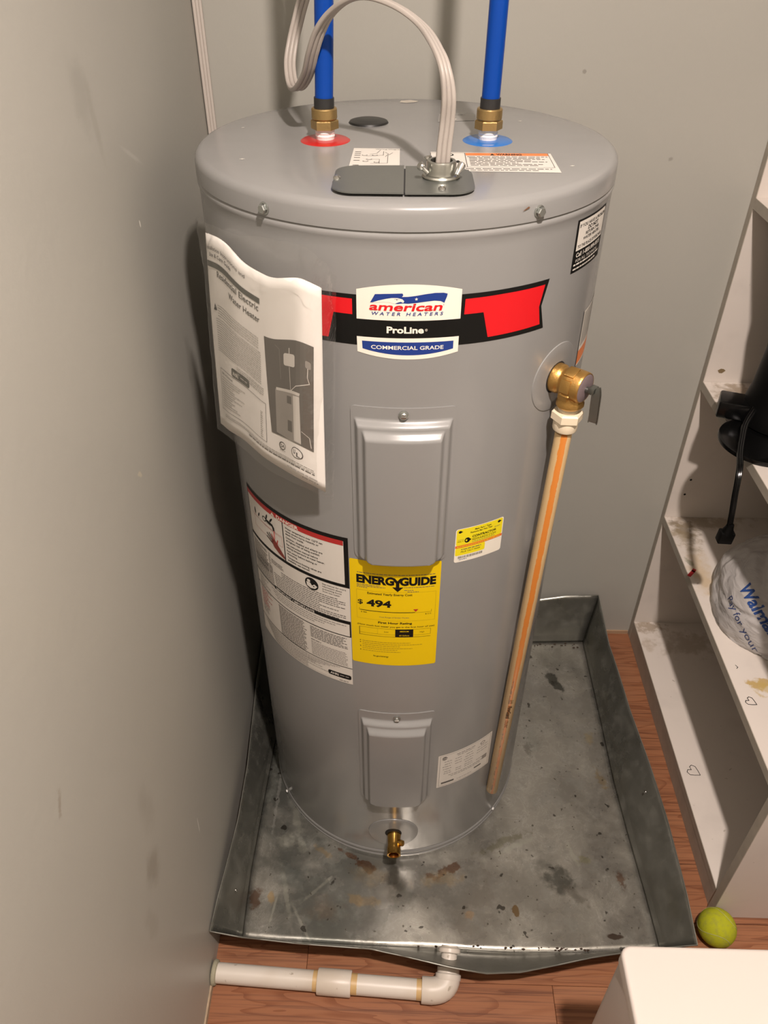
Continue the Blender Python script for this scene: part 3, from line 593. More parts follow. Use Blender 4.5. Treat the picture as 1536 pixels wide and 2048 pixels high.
D.rect(A(38.0), .2540, A(40.6), .2660, soft_ink, 1); D.rect(A(34.2), .2400, A(37.8), .2440, grey_ink, 1); D.rect(A(19.0), .2340, A(24.6), .2390, grey_ink, 1); D.greek(A(26), A(33), .2345, .0014, soft_ink, 1)
D.build('rating_label', wh)
# ---- "do not return" sticker and the tall sticker behind the valve
D = Decal(cylmap)
D.rect(A(47.8), 1.1650, A(65.3), 1.2262, black, 0); D.rect(A(48.7), 1.1905, A(64.6), 1.2238, white, 1)
D.text('IF YOU HAVE A PROBLEM', A(49.1), 1.2165, .0036, black, 2, w=A(15.0), bold=.02); D.text('DO NOT', A(56.6), 1.2108, .0042, black, 2, w=A(6.2), al='c', bold=.035)
D.text('RETURN THIS', A(56.6), 1.2058, .0032, black, 2, w=A(8.0), al='c', bold=.025); D.text('WATER HEATER', A(56.4), 1.2005, .0032, black, 2, w=A(9.6), al='c', bold=.025); D.text('TO THE PLACE OF PURCHASE', A(49.3), 1.1930, .0034, black, 2, w=A(14.6), bold=.02)
D.text('Call 1-800-999-9515', A(49.2), 1.1828, .0048, white, 1, w=A(14.6), bold=.025); D.text('FOR ALL TECHNICAL', A(49.4), 1.1768, .0034, white, 1, w=A(13.0)); D.greek(A(48.6), A(64), 1.1730, .0020, white, 1); D.greek(A(48.6), A(62), 1.1680, .0018, white, 1)
D.build('service_sticker', wh)
D = Decal(cylmap)
D.rect(A(61.3), 1.0200, A(84), 1.0975, white, 0); D.rect(A(61.3), 1.0200, A(61.8), 1.0975, black, 1); D.rect(A(61.8), 1.0225, A(83.5), 1.0420, orange, 1)
for i in range(17): D.greek(A(62.6), A(83), 1.0930 - i * .0028, .0013, grey_ink, 1)
D.build('warning_sticker', wh)
# ---- labels on the lid
def lidmap(u, v, h): return Vector((u, v, ZL + h))
D = Decal(lidmap, step=0)
D.poly([(-.0640, -.1370), (-.0062, -.1320), (-.0068, -.0430), (-.0625, -.0415)], white, 0)
D.text('Wiring Diagram', -.036, -.0485, .0035, grey_ink, 1, w=.032)
for y_ in (-.060, -.068, -.076, -.086, -.098, -.118): D.rect(-.0600, y_, -.0530, y_ + .0022, grey_ink, 1)
D.line([(-.030, -.050), (-.034, -.066), (-.042, -.070)], .0007, grey_ink, 1); D.line([(-.026, -.056), (-.026, -.074), (-.046, -.078)], .0007, grey_ink, 1)
D.line([(-.015, -.062), (-.0205, -.074), (-.0205, -.108), (-.040, -.110)], .0007, grey_ink, 1); D.line([(-.024, -.060), (-.020, -.068), (-.0235, -.080)], .0007, grey_ink, 1)
for a_, b_ in ((-.046, -.1), (-.042, -.092), (-.033, -.104), (-.048, -.074), (-.036, -.074)): D.disc(a_, b_, .0035, .0028, grey_ink, 1, 10); D.disc(a_, b_, .0026, .002, white, 2, 10)
D.rect(-.022, -.127, -.019, -.123, black, 1); D.rect(-.014, -.127, -.0125, -.123, black, 1); D.line([(-.046, -.092), (-.03, -.092), (-.03, -.11)], .0006, grey_ink, 1)
D.build('wiring_label', wh)
D = Decal(lidmap, step=0)
D.poly([(.028, -.1370), (.1735, -.1410), (.1725, -.0600), (.030, -.0560)], white, 0)
D.frame(.0300, -.1210, .1690, -.0600, .0007, grey_ink, 1); D.line([(.0705, -.060), (.0705, -.121)], .0009, grey_ink, 1)
D.rect(.0712, -.0715, .1685, -.0605, orange, 1); D.poly([(.1000, -.0705), (.1055, -.0705), (.1028, -.0625)], black, 2); D.text('WARNING', .1075, -.0700, .0068, black, 2, w=.030, bold=.03)
D.disc(.0515, -.0690, .0058, .0062, black, 1, 16); D.disc(.0515, -.0690, .0038, .0040, white, 2, 16); D.text('S', .0515, -.0718, .0052, black, 3, al='c')
D.poly([(.042, -.104), (.0455, -.092), (.0475, -.097), (.0505, -.084), (.0525, -.094), (.0555, -.088), (.0575, -.097), (.0615, -.093), (.0655, -.1045)], black, 1)
for i, e_ in enumerate((1, .9, .95, .8, .97, .6, .9, .85)): D.greek(.0745 if i else .0728, .1665, -.0775 - i * .0053, .0022, grey_ink, 1, end=e_)
D.greek(.055, .165, -.1285, .0024, grey_ink, 1); D.greek(.055, .150, -.1345, .0020, grey_ink, 1)
D.build('warning_label', wh)
D = Decal(lidmap, step=0); tape = mat('torn_tape', (.30, .295, .28), .3)
D.poly([(.043, .100), (.094, .112), (.096, .152), (.046, .150)], tape, 0); D.poly([(.057, .102), (.064, .108), (.070, .118), (.062, .128), (.055, .120)], mat('torn_paper', (.6, .57, .52), .6), 1)
D.greek(.062, .082, .143, .0016, black, 1)
D.build('tape_or_sheen', wh); D = Decal(lidmap, step=0)
D.poly([(-.010, .226), (.0, .222), (.014, .228), (.018, .236), (.006, .243), (-.008, .238)], mat('painted_sheen', (.55, .50, .42), .25), 0)  # bright sheen near the back rim of the lid, painted as a pale patch
D.build('tape_or_sheen', wh)
for x_, y_, r_ in ((-.190, -.095, .0035), (.155, .110, .003), (.190, -.112, .003), (-.215, .06, .0025)):
    D = Decal(lidmap, step=0); D.poly([(x_ - r_, y_ - r_ * .3), (x_ + r_ * .2, y_ - r_ * .5), (x_ + r_, y_ + r_ * .3), (x_, y_ + r_ * .4)], mat('paint_chip', (.8, .77, .68), .5), 0); D.build('paint_fleck', wh)
D = Decal(lambda u, v, h: cylmap(u, v, h + .0022), step=0); ru = mat('rust_brown', (.16, .07, .03), .8)
D.poly(AZ((27.6, 1.2535), (28.6, 1.2560), (29.2, 1.2575), (29.6, 1.2560), (28.6, 1.2545)), ru, 0)
D.build('rust_fleck', wh)

# ============================================================ SUPPLY PIPES (thing: pipe > parts)
m_pex = mat('blue_pex', (0.0012, 0.048, 0.30), 0.36, spec=.28); m_collar = mat('black_crimp', (.02, .02, .02), .45); m_tape = mat('thread_tape', (.80, .78, .76), .5, bump=.5, bscale=400)
m_bras3 = mat('brass_fitting', (.42, .29, .12), .38, metal=.85, bump=.4, bscale=300)
def supply(x, y, dx, label, lean=0.0):
    t = thing('supply_pipe', label, 'pipe', (x, y, ZL), group='blue supply pipes on the heater lid')
    bm = NB(); lathe(bm, [(0, .000), (.0115, .000), (.0115, .004), (.0122, .006), (.0116, .008), (.0124, .010), (.0117, .012), (.0122, .0135), (.0112, .0145), (0, .0145)], 28); obj('thread_tape', bm, m_tape, t)
    bm = NB(); hexprism(bm, .0172, .0140, .0240, Matrix.Identity(4), bev=.0012); lathe(bm, [(0, .0235), (.0135, .0235), (.0150, .0250), (.0158, .0260), (.0158, .0360), (.0148, .0372), (0, .0372)], 32); obj('brass_fitting', bm, m_bras3, t, smooth=30)
    bm = NB(); tube(bm, [(0, 0, .036), (dx * .01, 0, .0485)], .0124, 28); obj('black_collar', bm, m_collar, t)
    bm = NB(); P = [(0, 0, .040), (dx * .1, lean * .1, .14), (dx * .5, lean * .5, .6), (dx, lean, CEIL - ZL + .01)]; tube(bm, smoothpath(P, 4), .0111, 28); obj('blue_tube', bm, m_pex, t)
supply(-.1005, -.0035, .045, 'blue plastic pipe on the left, rising from the red ring on the heater lid')
supply(.1025, .0015, .010, 'blue plastic pipe on the right, rising from the blue ring on the heater lid')

# ============================================================ CABLES
m_cable = mat('cable_jacket', (.37, .335, .30), .45, bump=.12, bscale=900)
def cabsec(w=.0155, t=.0056):
    r = w / 6; P = []
    def lobe(sgn, order):
        for c in order:
            for k in range(7):
                a = PI * (1 - k / 6) if sgn > 0 else -PI * (k / 6)
                if sgn > 0: P.append((c + r * math.cos(a) * .97, (t / 2 - r * .62) + r * .62 * math.sin(a)))
                else: P.append((c + r * math.cos(a) * .97, -(t / 2 - r * .62) + r * .62 * math.sin(a)))
    lobe(1, (-2 * r, 0, 2 * r)); lobe(-1, (2 * r, 0, -2 * r)); return P
KP = [(.039, -.177, 1.270), (.0405, -.1765, 1.300), (.0425, -.177, 1.325), (.0425, -.180, 1.350), (.038, -.176, 1.373), (.030, -.155, 1.388), (.015, -.118, 1.403), (-.010, -.10, 1.417), (-.038, -.085, 1.424), (-.062, -.065, 1.421), (-.084, -.046, 1.407), (-.099, -.034, 1.388), (-.110, -.020, 1.364), (-.119, .0, 1.340), (-.134, .03, 1.3195), (-.1465, .068, 1.3165), (-.152, .095, 1.336), (-.148, .11, 1.36), (-.138, .115, 1.39), (-.125, .12, 1.43), (-.11, .13, 1.52), (-.10, .15, 1.8), (-.10, .16, 2.445)]
KW = [(1, .1, 0), (1, .12, 0), (1, .15, 0), (.95, .4, 0), (.6, .8, .1), (.25, .95, .1), (.1, 1, .1), (.05, 1, 0), (.1, 1, -.1), (.25, 1, -.1), (.6, .8, 0), (.85, .45, .1), (.95, .3, .1), (1, .2, .1), (1, .1, .1), (1, 0, .05), (1, 0, 0), (1, -.1, .1), (1, -.1, .1), (1, 0, 0), (1, 0, 0), (1, 0, 0), (1, 0, 0)]
bm = NB(); P = smoothpath(KP, 8); Wd = []
for i in range(len(P)):
    j = min(i // 8, len(KW) - 2); t = i / 8 - j; Wd.append(Vector(KW[j]).lerp(Vector(KW[j + 1]), min(t, 1)))
sweep(bm, P, cabsec(), W=Wd)
cab = obj('electric_cable', bm, m_cable, smooth=60, label='beige grooved electric cable looping up from the steel clamp on the heater lid', category='cable')
bm = NB(); sweep(bm, [(-.3235, .3565, CEIL + .002), (-.3235, .3565, 1.2), (-.3235, .3565, .13)], cabsec(.0150, .0060), W=[(1, 0, 0)] * 3)
obj('electric_cable', bm, mat('cable_white', (.55, .50, .45), .45), smooth=60, label='straight cream grooved cable running down the corner of the two walls', category='cable')

# ============================================================ DISCHARGE PIPE
m_cpvc = Shader('cpvc', (.66, .47, .24), .38)
sp = m_cpvc.node('ShaderNodeSeparateXYZ'); m_cpvc.link(m_cpvc.co, sp.inputs[0])
at = m_cpvc.math('ARCTAN2', sp.outputs[1], sp.outputs[0])
nn = m_cpvc.noise(170, 3, .7, stretch=(1, 1, .35)); edge = m_cpvc.math('ADD', m_cpvc.math('ABSOLUTE', m_cpvc.math('SUBTRACT', at, -1.66)), m_cpvc.math('MULTIPLY', m_cpvc.math('SUBTRACT', nn, .5), .35))
lowz = m_cpvc.ramp(sp.outputs[2], -.60, -.48, .20, .36)
m_cpvc.mix(m_cpvc.math('LESS_THAN', edge, lowz), (.68, .235, .04))
m_cpvc.mix(m_cpvc.math('MULTIPLY', m_cpvc.math('LESS_THAN', m_cpvc.math('ABSOLUTE', m_cpvc.math('SUBTRACT', at, -1.86)), .13), m_cpvc.math('MULTIPLY', m_cpvc.math('LESS_THAN', sp.outputs[2], -.52), m_cpvc.ramp(nn, .45, .55))), (.22, .09, .02), .85)
m_cp = m_cpvc.done()
pt = Vector((.2136, -.1893, 1.0000)); pb = Vector((.1905, -.1930, .1382))
dp = thing('discharge_pipe', 'cream plastic pipe with an orange stripe hanging down from the brass relief valve', 'pipe', tuple(pt)); dirp = (pb - pt).normalized()
Mi = frame((0, 0, 0), dirp)
Mloc = frame((0, 0, 0), -dirp)
bm = NB(); L_ = (pb - pt).length; lathe(bm, [(0, -.040), (.0111, -.040), (.0111, -L_ + .0006), (.0106, -L_), (.0090, -L_), (.0088, -L_ + .02), (0, -L_ + .02)], 32, Matrix.Identity(4))
o = obj('pipe', bm, m_cp, dp, smooth=40); o.rotation_euler = Mloc.to_euler()
m_cpf = mat('cpvc_fitting', (.76, .66, .49), .4)
bm = NB(); pr = [(0, .001), (.0128, .001)]
for i in range(5): pr += [(.0135, -.0005 - i * .0022), (.0126, -.0016 - i * .0022)]
lathe(bm, pr[:8] + [(.0130, -.0078), (0, -.0078)], 28); hexprism(bm, .0205, -.0190, -.0070, Matrix.Identity(4), bev=.0022); lathe(bm, [(0, -.018), (.0155, -.018), (.0162, -.0205), (.0160, -.0330), (.0152, -.0348), (.0112, -.0350), (0, -.035)], 32)
o = obj('threaded_adapter', bm, m_cpf, dp, smooth=30); o.rotation_euler = Mloc.to_euler()
# black printing on the pipe
def pipemap(u, v, h): a = u / .0111; return Vector(((.0111 + h) * math.cos(a), (.0111 + h) * math.sin(a), v))
D = Decal(pipemap, base=.0002, step=.002); brn = mat('print_brown', (.06, .03, .01), .5)
D.text('3/4', -1.70 * .0111, -.575, .0052, brn, 0, rot=-PI / 2, w=.009); D.text('FlowGuard', -1.85 * .0111, -.592, .0062, brn, 0, rot=-PI / 2, w=.034, bold=.04); D.text('CTS CPVC', -1.85 * .0111, -.632, .005, brn, 0, rot=-PI / 2, w=.02)
o = D.build('pipe_print', dp); o.rotation_euler = Mloc.to_euler()

# ============================================================ DRAIN PAN
def pan_shader(name, floor_):
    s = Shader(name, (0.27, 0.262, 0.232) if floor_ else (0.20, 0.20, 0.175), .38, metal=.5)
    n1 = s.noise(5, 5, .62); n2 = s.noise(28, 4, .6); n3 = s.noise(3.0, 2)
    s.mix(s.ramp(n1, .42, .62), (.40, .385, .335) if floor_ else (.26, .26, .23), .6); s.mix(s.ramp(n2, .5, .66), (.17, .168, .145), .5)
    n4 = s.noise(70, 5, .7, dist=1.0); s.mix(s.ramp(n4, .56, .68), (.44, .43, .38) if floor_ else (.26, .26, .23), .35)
    if floor_:
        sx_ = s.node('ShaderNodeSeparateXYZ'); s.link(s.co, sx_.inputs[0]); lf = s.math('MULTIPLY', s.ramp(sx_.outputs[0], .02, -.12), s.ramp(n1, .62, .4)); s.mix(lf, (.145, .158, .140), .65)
        vz_ = s.noise(14, 6, .75, dist=2.2, off=(4, 2, 0)); s.mix(s.math('MULTIPLY', s.ramp(s.math('ABSOLUTE', s.math('SUBTRACT', vz_, .5)), .022, .0), s.ramp(n1, .4, .6)), (.50, .49, .44), .45)
    if floor_:
        gone = (.40, .40, .34); rust = (.13, .062, .03); dark = (.055, .055, .045); tan = (.36, .27, .15)
        for b in [(.380, .200, .016, .022, dark, .85, .4, .4, .5, 70), (.392, .178, .024, .013, dark, .85, -.6, .4, .6, 70),
            (.326, -.300, .040, .032, dark, .80, -.4, .6, .6, 45), (.350, -.330, .040, .012, (.10, .09, .07), .55, -.7, .7, .7, 50), (.300, -.270, .03, .03, (.14, .14, .12), .5, 0, .8, .9, 40),
            (.234, -.362, .007, .013, (.17, .105, .04), .9, .1, .3, .5, 80), (.412, -.404, .018, .006, (.07, .045, .03), .9, 0, .3, .4, 60), (.445, -.295, .012, .020, rust, .7, .2, .6, 1.0, 70),
            (.110, -.285, .030, .010, rust, .8, .5, .4, 1.0, 60), (.075, -.300, .022, .007, rust, .7, -.3, .5, 1.0, 60), (.090, -.305, .06, .018, tan, .45, .2, .7, .8, 40),
            (-.055, -.280, .026, .012, rust, .8, -.5, .4, 1.0, 55), (-.085, -.262, .030, .006, rust, .75, -.5, .5, .9, 60), (-.040, -.300, .05, .03, tan, .35, 0, .8, .9, 30), (.005, -.305, .022, .045, (.09, .085, .07), .7, .25, .6, .7, 40), (.02, -.34, .03, .04, (.14, .14, .12), .6, .1, .7, .7, 40),
            (-.070, -.350, .018, .012, tan, .7, 0, .5, .9, 60), (-.045, -.352, .03, .012, tan, .5, 0, .6, .9, 60), (.145, -.372, .014, .010, (.33, .22, .12), .6, .4, .5, .9, 80),
            (-.262, -.352, .018, .030, rust, .75, 0, .5, .8, 55), (-.232, -.350, .008, .016, tan, .9, .2, .4, .5, 70), (-.225, -.370, .003, .035, gone, .8, -.15, .6, .6, 60),
            (-.205, -.340, .006, .075, gone, .65, .28, .6, .6, 60), (-.170, -.395, .004, .06, gone, .6, .55, .6, .5, 60), (-.145, -.330, .045, .004, gone, .6, .75, .6, .6, 60),
            (-.248, -.15, .004, .12, (.46, .46, .42), .6, 0, .6, .9, 80), (-.215, -.235, .03, .02, gone, .55, .2, .7, .9, 60), (-.200, -.19, .010, .04, gone, .6, .3, .6, .9, 60), (-.185, -.245, .012, .02, gone, .6, .3, .6, .9, 60),
            (-.14, -.255, .025, .007, tan, .6, -.6, .6, 1.0, 60), (-.19, -.30, .05, .05, (.14, .155, .14), .6, 0, .8, .7, 25), (-.13, -.37, .05, .03, (.22, .17, .12), .5, 0, .8, .7, 30), (-.25, .0, .012, .035, (.42, .32, .2), .5, 0, .6, .8, 60),
            (.245, -.235, .07, .008, gone, .6, .45, .7, .9, 60), (.225, -.225, .07, .010, (.17, .16, .10), .6, .45, .7, 1.1, 60), (.36, -.25, .006, .035, gone, .5, .3, .6, .8, 70), (.38, -.26, .02, .01, (.25, .24, .12), .5, 0, .6, 1.0, 80),
            (.44, .03, .012, .02, (.26, .2, .09), .5, 0, .6, 1.0, 80), (.45, -.08, .010, .03, (.24, .17, .07), .55, .3, .6, 1.0, 80), (.31, .02, .02, .05, (.30, .31, .27), .4, 0, .8, .6, 40), (.30, .0, .012, .02, (.12, .11, .09), .5, 0, .6, 1.2, 90)]: s.blob(*b)
        sp_ = s.noise(46, 2, .4, off=(3, 1, 0)); s.mix(s.ramp(sp_, .70, .725), (.045, .04, .032), .85)
        sp2 = s.noise(110, 2, .4, off=(1, 5, 0)); s.mix(s.ramp(sp2, .71, .74), (.06, .05, .035), .75)
    else:
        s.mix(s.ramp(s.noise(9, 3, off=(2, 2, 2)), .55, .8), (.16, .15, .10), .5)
    bn = s.bump(n3, 1.0, .012 if floor_ else .004); bn = s.bump(n1, .5, .004, prev=bn); bn = s.bump(n2, .2, .001, prev=bn)
    return s.done(normal=bn, rough=s.ramp(n1, .35, .7, .21, .46), metal=s.ramp(n2, .45, .75, .72, .35))
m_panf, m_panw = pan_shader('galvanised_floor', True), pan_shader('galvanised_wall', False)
pan = thing('drain_pan', 'dented galvanised sheet metal drain pan with rust stains under the water heater', 'drain pan')
BL, BR, FR, FL = (-.272, .322), (.478, .324), (.489, -.424), (-.275, -.424)
bm = NB(); nx, ny = 60, 60
def lerp2(a, b, t): return (a[0] + (b[0] - a[0]) * t, a[1] + (b[1] - a[1]) * t)
def edgepts(pts, n):   # resample polyline by t
    pts = [Vector(p) for p in pts]; L = [0]
    for a, b in zip(pts[:-1], pts[1:]): L.append(L[-1] + (b - a).length)
    out = []
    for i in range(n + 1):
        d = L[-1] * i / n; j = min(max(k for k in range(len(L)) if L[k] <= d + 1e-9), len(pts) - 2); t = (d - L[j]) / (L[j + 1] - L[j]); out.append(pts[j].lerp(pts[j + 1], t))
    return out
B_left = [(*FL, 0), (-.279, -.30, 0), (-.275, -.12, 0), (-.270, .05, 0), (*BL, 0)]
B_right = [(*FR, 0), (.486, -.33, 0), (.479, -.20, 0), (.475, -.08, 0), (.477, .08, 0), (.4775, .25, 0), (*BR, 0)]
B_front = [(*FL, 0), (-.16, -.429, 0), (-.037, -.432, 0), (.10, -.434, 0), (.22, -.437, 0), (.345, -.434, 0), (*FR, 0)]
B_back = [(*BL, 0), (.1, .320, 0), (.35, .318, 0), (*BR, 0)]
el, er = edgepts(B_left, ny), edgepts(B_right, ny); ef, eb = edgepts(B_front, nx), edgepts(B_back, nx)
G = []
for j in range(ny + 1):
    row = []
    for i in range(nx + 1):
        u, v = i / nx, j / ny
        p = el[j] * (1 - u) + er[j] * u + ef[i] * (1 - v) + eb[i] * v - (Vector((*FL, 0)) * (1 - u) * (1 - v) + Vector((*FR, 0)) * u * (1 - v) + Vector((*BL, 0)) * (1 - u) * v + Vector((*BR, 0)) * u * v)
        d = math.hypot(p.x, p.y); e_ = min(u, 1 - u, v, 1 - v)
        h = .0034 * (noise.noise(Vector((p.x * 7, p.y * 7, 1))) + .5 * noise.noise(Vector((p.x * 15, p.y * 15, 4)))) * sstep((d - .262) / .06) * sstep(e_ / .06)
        row.append(bm.verts.new((p.x, p.y, max(h, -.0006))))
    G.append(row)
for j in range(ny):
    for i in range(nx): bm.faces.new((G[j][i], G[j][i + 1], G[j + 1][i + 1], G[j + 1][i]))
def addsolid(o, t, off=-1):
    m_ = o.modifiers.new('thickness', 'SOLIDIFY'); m_.thickness = t; m_.offset = off; return o
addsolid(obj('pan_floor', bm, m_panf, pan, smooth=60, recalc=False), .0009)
R_right = [(.524, -.456, .098), (.529, -.372, .100), (.530, -.229, .104), (.525, -.108, .105), (.520, .042, .090), (.515, .143, .095), (.507, .225, .104), (.500, .350, .142)]
R_left = [(-.3145, -.458, .103), (-.3125, -.403, .102), (-.308, -.345, .102), (-.302, -.25, .102), (-.305, -.124, .094), (-.312, -.012, .096), (-.3185, .083, .096), (-.322, .2, .105), (-.322, .350, .120)]
R_front = [(-.3145, -.458, .103), (-.26, -.464, .098), (-.158, -.471, .095), (-.037, -.474, .090), (.03, -.485, .088), (.10, -.498, .085), (.16, -.503, .077), (.22, -.4985, .075), (.285, -.488, .083), (.345, -.477, .090), (.44, -.464, .095), (.524, -.456, .098)]
R_back = [(-.322, .350, .120), (.0, .352, .120), (.344, .350, .122), (.417, .350, .137), (.500, .350, .142)]
def wallstrip(name, base, rim, n, kink=.16, flip=False, crease=0.0):
    b = edgepts(base, n); r = edgepts(rim, n); bm = NB(); K = [0, .05, .12, .16, .2, .35, .5, .65, .8, .92, 1.0]; G = []
    nrm = Vector((r[n // 2].x - b[n // 2].x, r[n // 2].y - b[n // 2].y, 0)); nrm = nrm.normalized() if nrm.length > 1e-6 else Vector((0, 0, 0))
    for i in range(n + 1):
        col = []
        for t in K:
            p = b[i].lerp(r[i], t)
            if 0 < i < n: p = p + nrm * (.0022 * math.exp(-((t - .13) / .05) ** 2) + .0035 * noise.noise(Vector((p.x * 6, p.y * 6, t * 2))) * math.sin(PI * t) * min(1, min(i, n - i) / 4))
            col.append(bm.verts.new(p))
        G.append(col)
    for i in range(n):
        for k in range(len(K) - 1): bm.faces.new((G[i][k], G[i + 1][k], G[i + 1][k + 1], G[i][k + 1]))
    o = addsolid(obj(name, bm, m_panw, pan, smooth=60), .0010, 0)
    bm = NB(); tube(bm, r, .0013, 6); obj('hemmed_rim', bm, mat('rim_metal', (.24, .24, .21), .42, metal=.6), o, smooth=60)
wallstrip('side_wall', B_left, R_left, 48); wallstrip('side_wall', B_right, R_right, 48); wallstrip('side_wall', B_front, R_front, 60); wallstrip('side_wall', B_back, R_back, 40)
for x_, y_, z_ in ((.526, -.352, .062), (.512, -.16, .09), (-.292, -.37, .07)):
    bm = NB(); lathe(bm, [(0, 0), (.0028, 0), (.002, .0012), (0, .0016)], 10, frame((x_ - (.006 if x_ > 0 else -.004), y_, z_), (-.8 if x_ > 0 else .8, 0, .5))); obj('rivet', bm, m_steel, pan)
# flakes of debris along the front fold and on the sheet
mfl = mat('debris_brown', (.05, .032, .02), .9)
for i in range(46):
    bm = NB()
    if i < 30: x_ = random.choice((random.uniform(.03, .36), random.uniform(.18, .34))); y_ = -.431 + random.uniform(-.001, .004); z_ = .0012
    else: x_ = random.uniform(.30, .47); y_ = random.uniform(.300, .316); z_ = .001
    r_ = random.uniform(.0012, .0045); n_ = random.randint(4, 6); a0_ = random.uniform(0, 6)
    top = [bm.verts.new((x_ + r_ * random.uniform(.5, 1) * math.cos(a0_ + 2 * PI * k / n_), y_ + r_ * .6 * random.uniform(.5, 1) * math.sin(a0_ + 2 * PI * k / n_), z_ + .0008)) for k in range(n_)]
    f_ = bm.faces.new(top); r2 = bmesh.ops.extrude_face_region(bm, geom=[f_]); bmesh.ops.translate(bm, verts=[v for v in r2['geom'] if isinstance(v, bmesh.types.BMVert)], vec=(0, 0, .0012))
    obj('flake', bm, mfl, pan, smooth=0)

# ============================================================ PVC DRAIN LINE
m_pvc = Shader('pvc_white', (.66, .61, .54), .38); n1 = m_pvc.noise(60, 3, .6); m_pvc.mix(m_pvc.ramp(n1, .66, .74), (.22, .18, .12), .6); m_pvc.mix(m_pvc.ramp(m_pvc.noise(8, 3), .45, .75), (.50, .42, .32), .5)
m_pvc = m_pvc.done(normal=None); m_glue = mat('pvc_primer', (.56, .38, .17), .4)
dl = thing('drain_line', 'white plastic drain pipe lying on the wood floor in front of the metal pan', 'pipe', (-.312, -.4895, .0145))
O = Vector((-.312, -.4895, .0145))
def q(p): return Vector(p) - O
ea = Vector((.088, -.5100, .0165)); pd = (ea - O).normalized()
bm = NB(); tube(bm, [q(O + pd * .002), q(O + pd * .240)], .0167, 32); obj('pipe', bm, m_pvc, dl)
bm = NB(); tube(bm, [q(O + pd * .200), q(O + pd * .385)], .01671, 32); obj('pipe', bm, m_pvc, dl)
for a_, b_ in ((.176, .186), (.2425, .2535), (.357, .368)): bm = NB(); lathe(bm, [(.0160, a_), (.01695, a_), (.01695, b_), (.0160, b_)], 32, frame(q(O), pd), close=True); obj('primer_band', bm, m_glue, dl)
bm = NB(); lathe(bm, [(.0165, .184), (.0205, .184), (.0212, .1855), (.0213, .213), (.0212, .2415), (.0205, .243), (.0165, .243)], 40, frame(q(O), pd), close=True); obj('coupling', bm, m_pvc, dl, smooth=30)
up = Vector((.075, .92, .38)).normalized()
bm = NB(); lathe(bm, [(.0165, .366), (.0208, .366), (.0214, .3675), (.0214, .385), (.0165, .385)], 40, frame(q(O), pd), close=True)
c0 = O + pd * .380; arcp = []
for i in range(9):
    t = i / 8; b0 = c0; b1 = ea + Vector((.010, .0, .001)); b2 = ea + Vector((.010, 0, .001)) + up * .022; arcp.append(q(b0 * (1 - t) ** 2 + b1 * 2 * t * (1 - t) + b2 * t * t))
tube(bm, arcp, .0213, 36); el_ = obj('elbow', bm, m_pvc, dl, smooth=50)
bm = NB(); e0 = ea + Vector((.010, 0, .001)) + up * .018; lathe(bm, [(.0, -.001), (.0218, -.001), (.0222, .0005), (.0222, .008), (.0205, .009), (.0195, .010), (.0195, .018), (0, .018)], 36, frame(q(e0), up)); obj('elbow_collar', bm, m_pvc, dl, smooth=30)
bm = NB(); tube(bm, [q(e0 + up * .015), q(e0 + up * .052)], .0140, 28); lathe(bm, [(0.006, .040), (.0185, .040), (.0195, .0415), (.0190, .047), (.0150, .050), (.0115, .0505), (.0105, .046)], 32, frame(q(e0), up)); obj('pan_adapter', bm, m_pvc, dl, smooth=30)
bm = NB(); lathe(bm, [(.0168, -.002), (.0205, -.002), (.0215, .0), (.0200, .0045), (.0172, .006)], 30, frame(q(O), pd), close=True); obj('plaster_ring', bm, mat('crumbly_plaster', (.33, .31, .22), .9, bump=1, bscale=300), dl)

# ============================================================ MANUAL IN A CLEAR BAG
PT = [(-.2316, -.1464, 1.1991), (-.214, -.1759, 1.2042), (-.1921, -.205, 1.2001), (-.1731, -.2252, 1.1916), (-.1545, -.2419, 1.1877), (-.1391, -.2545, 1.189), (-.1118, -.2773, 1.1979), (-.0964, -.2788, 1.1933), (-.0852, -.274, 1.1861)]
PB = [(-.2491, -.1415, .9348), (-.2333, -.1663, .9419), (-.2126, -.1928, .9465), (-.1927, -.2141, .946), (-.1728, -.2329, .9412), (-.1557, -.247, .9382), (-.1298, -.2671, .9375), (-.111, -.2722, .9292), (-.0933, -.2725, .9172)]
US = [0, .163, .336, .472, .592, .685, .858, .934, 1.0]
def cr(pts, us, u):
    u = max(0, min(1, u)); j = max(k for k in range(len(us) - 1) if us[k] <= u + 1e-9); t = (u - us[j]) / (us[j + 1] - us[j])
    p0, p1, p2, p3 = (Vector(pts[max(j - 1, 0)]), Vector(pts[j]), Vector(pts[j + 1]), Vector(pts[min(j + 2, len(pts) - 1)]))
    return 0.5 * ((2 * p1) + (p2 - p0) * t + (2 * p0 - 5 * p1 + 4 * p2 - p3) * t * t + (3 * p1 - p0 - 3 * p2 + p3) * t ** 3)
PWd, PHt = .216, .266
def paper(u, v, h=0.0):   # u right 0..1, v down 0..1
    a, b = cr(PT, US, u), cr(PB, US, u); p = a.lerp(b, v)
    r = Vector((p.x, p.y, 0)).normalized(); p = p + r * (.0010 * math.sin(u * 19 + v * 4) * (1 - .3 * v))
    a2, b2 = cr(PT, US, min(1, u + .01)), cr(PB, US, min(1, u + .01)); a1, b1 = cr(PT, US, max(0, u - .01)), cr(PB, US, max(0, u - .01))
    n = (a2.lerp(b2, v) - a1.lerp(b1, v)).cross(b - a).normalized()
    if n.dot(r) < 0: n = -n
    return p + n * h
man = thing('instruction_manual', 'white printed instruction booklet titled Residential Electric Water Heater in the clear bag', 'booklet', (0, 0, 0))
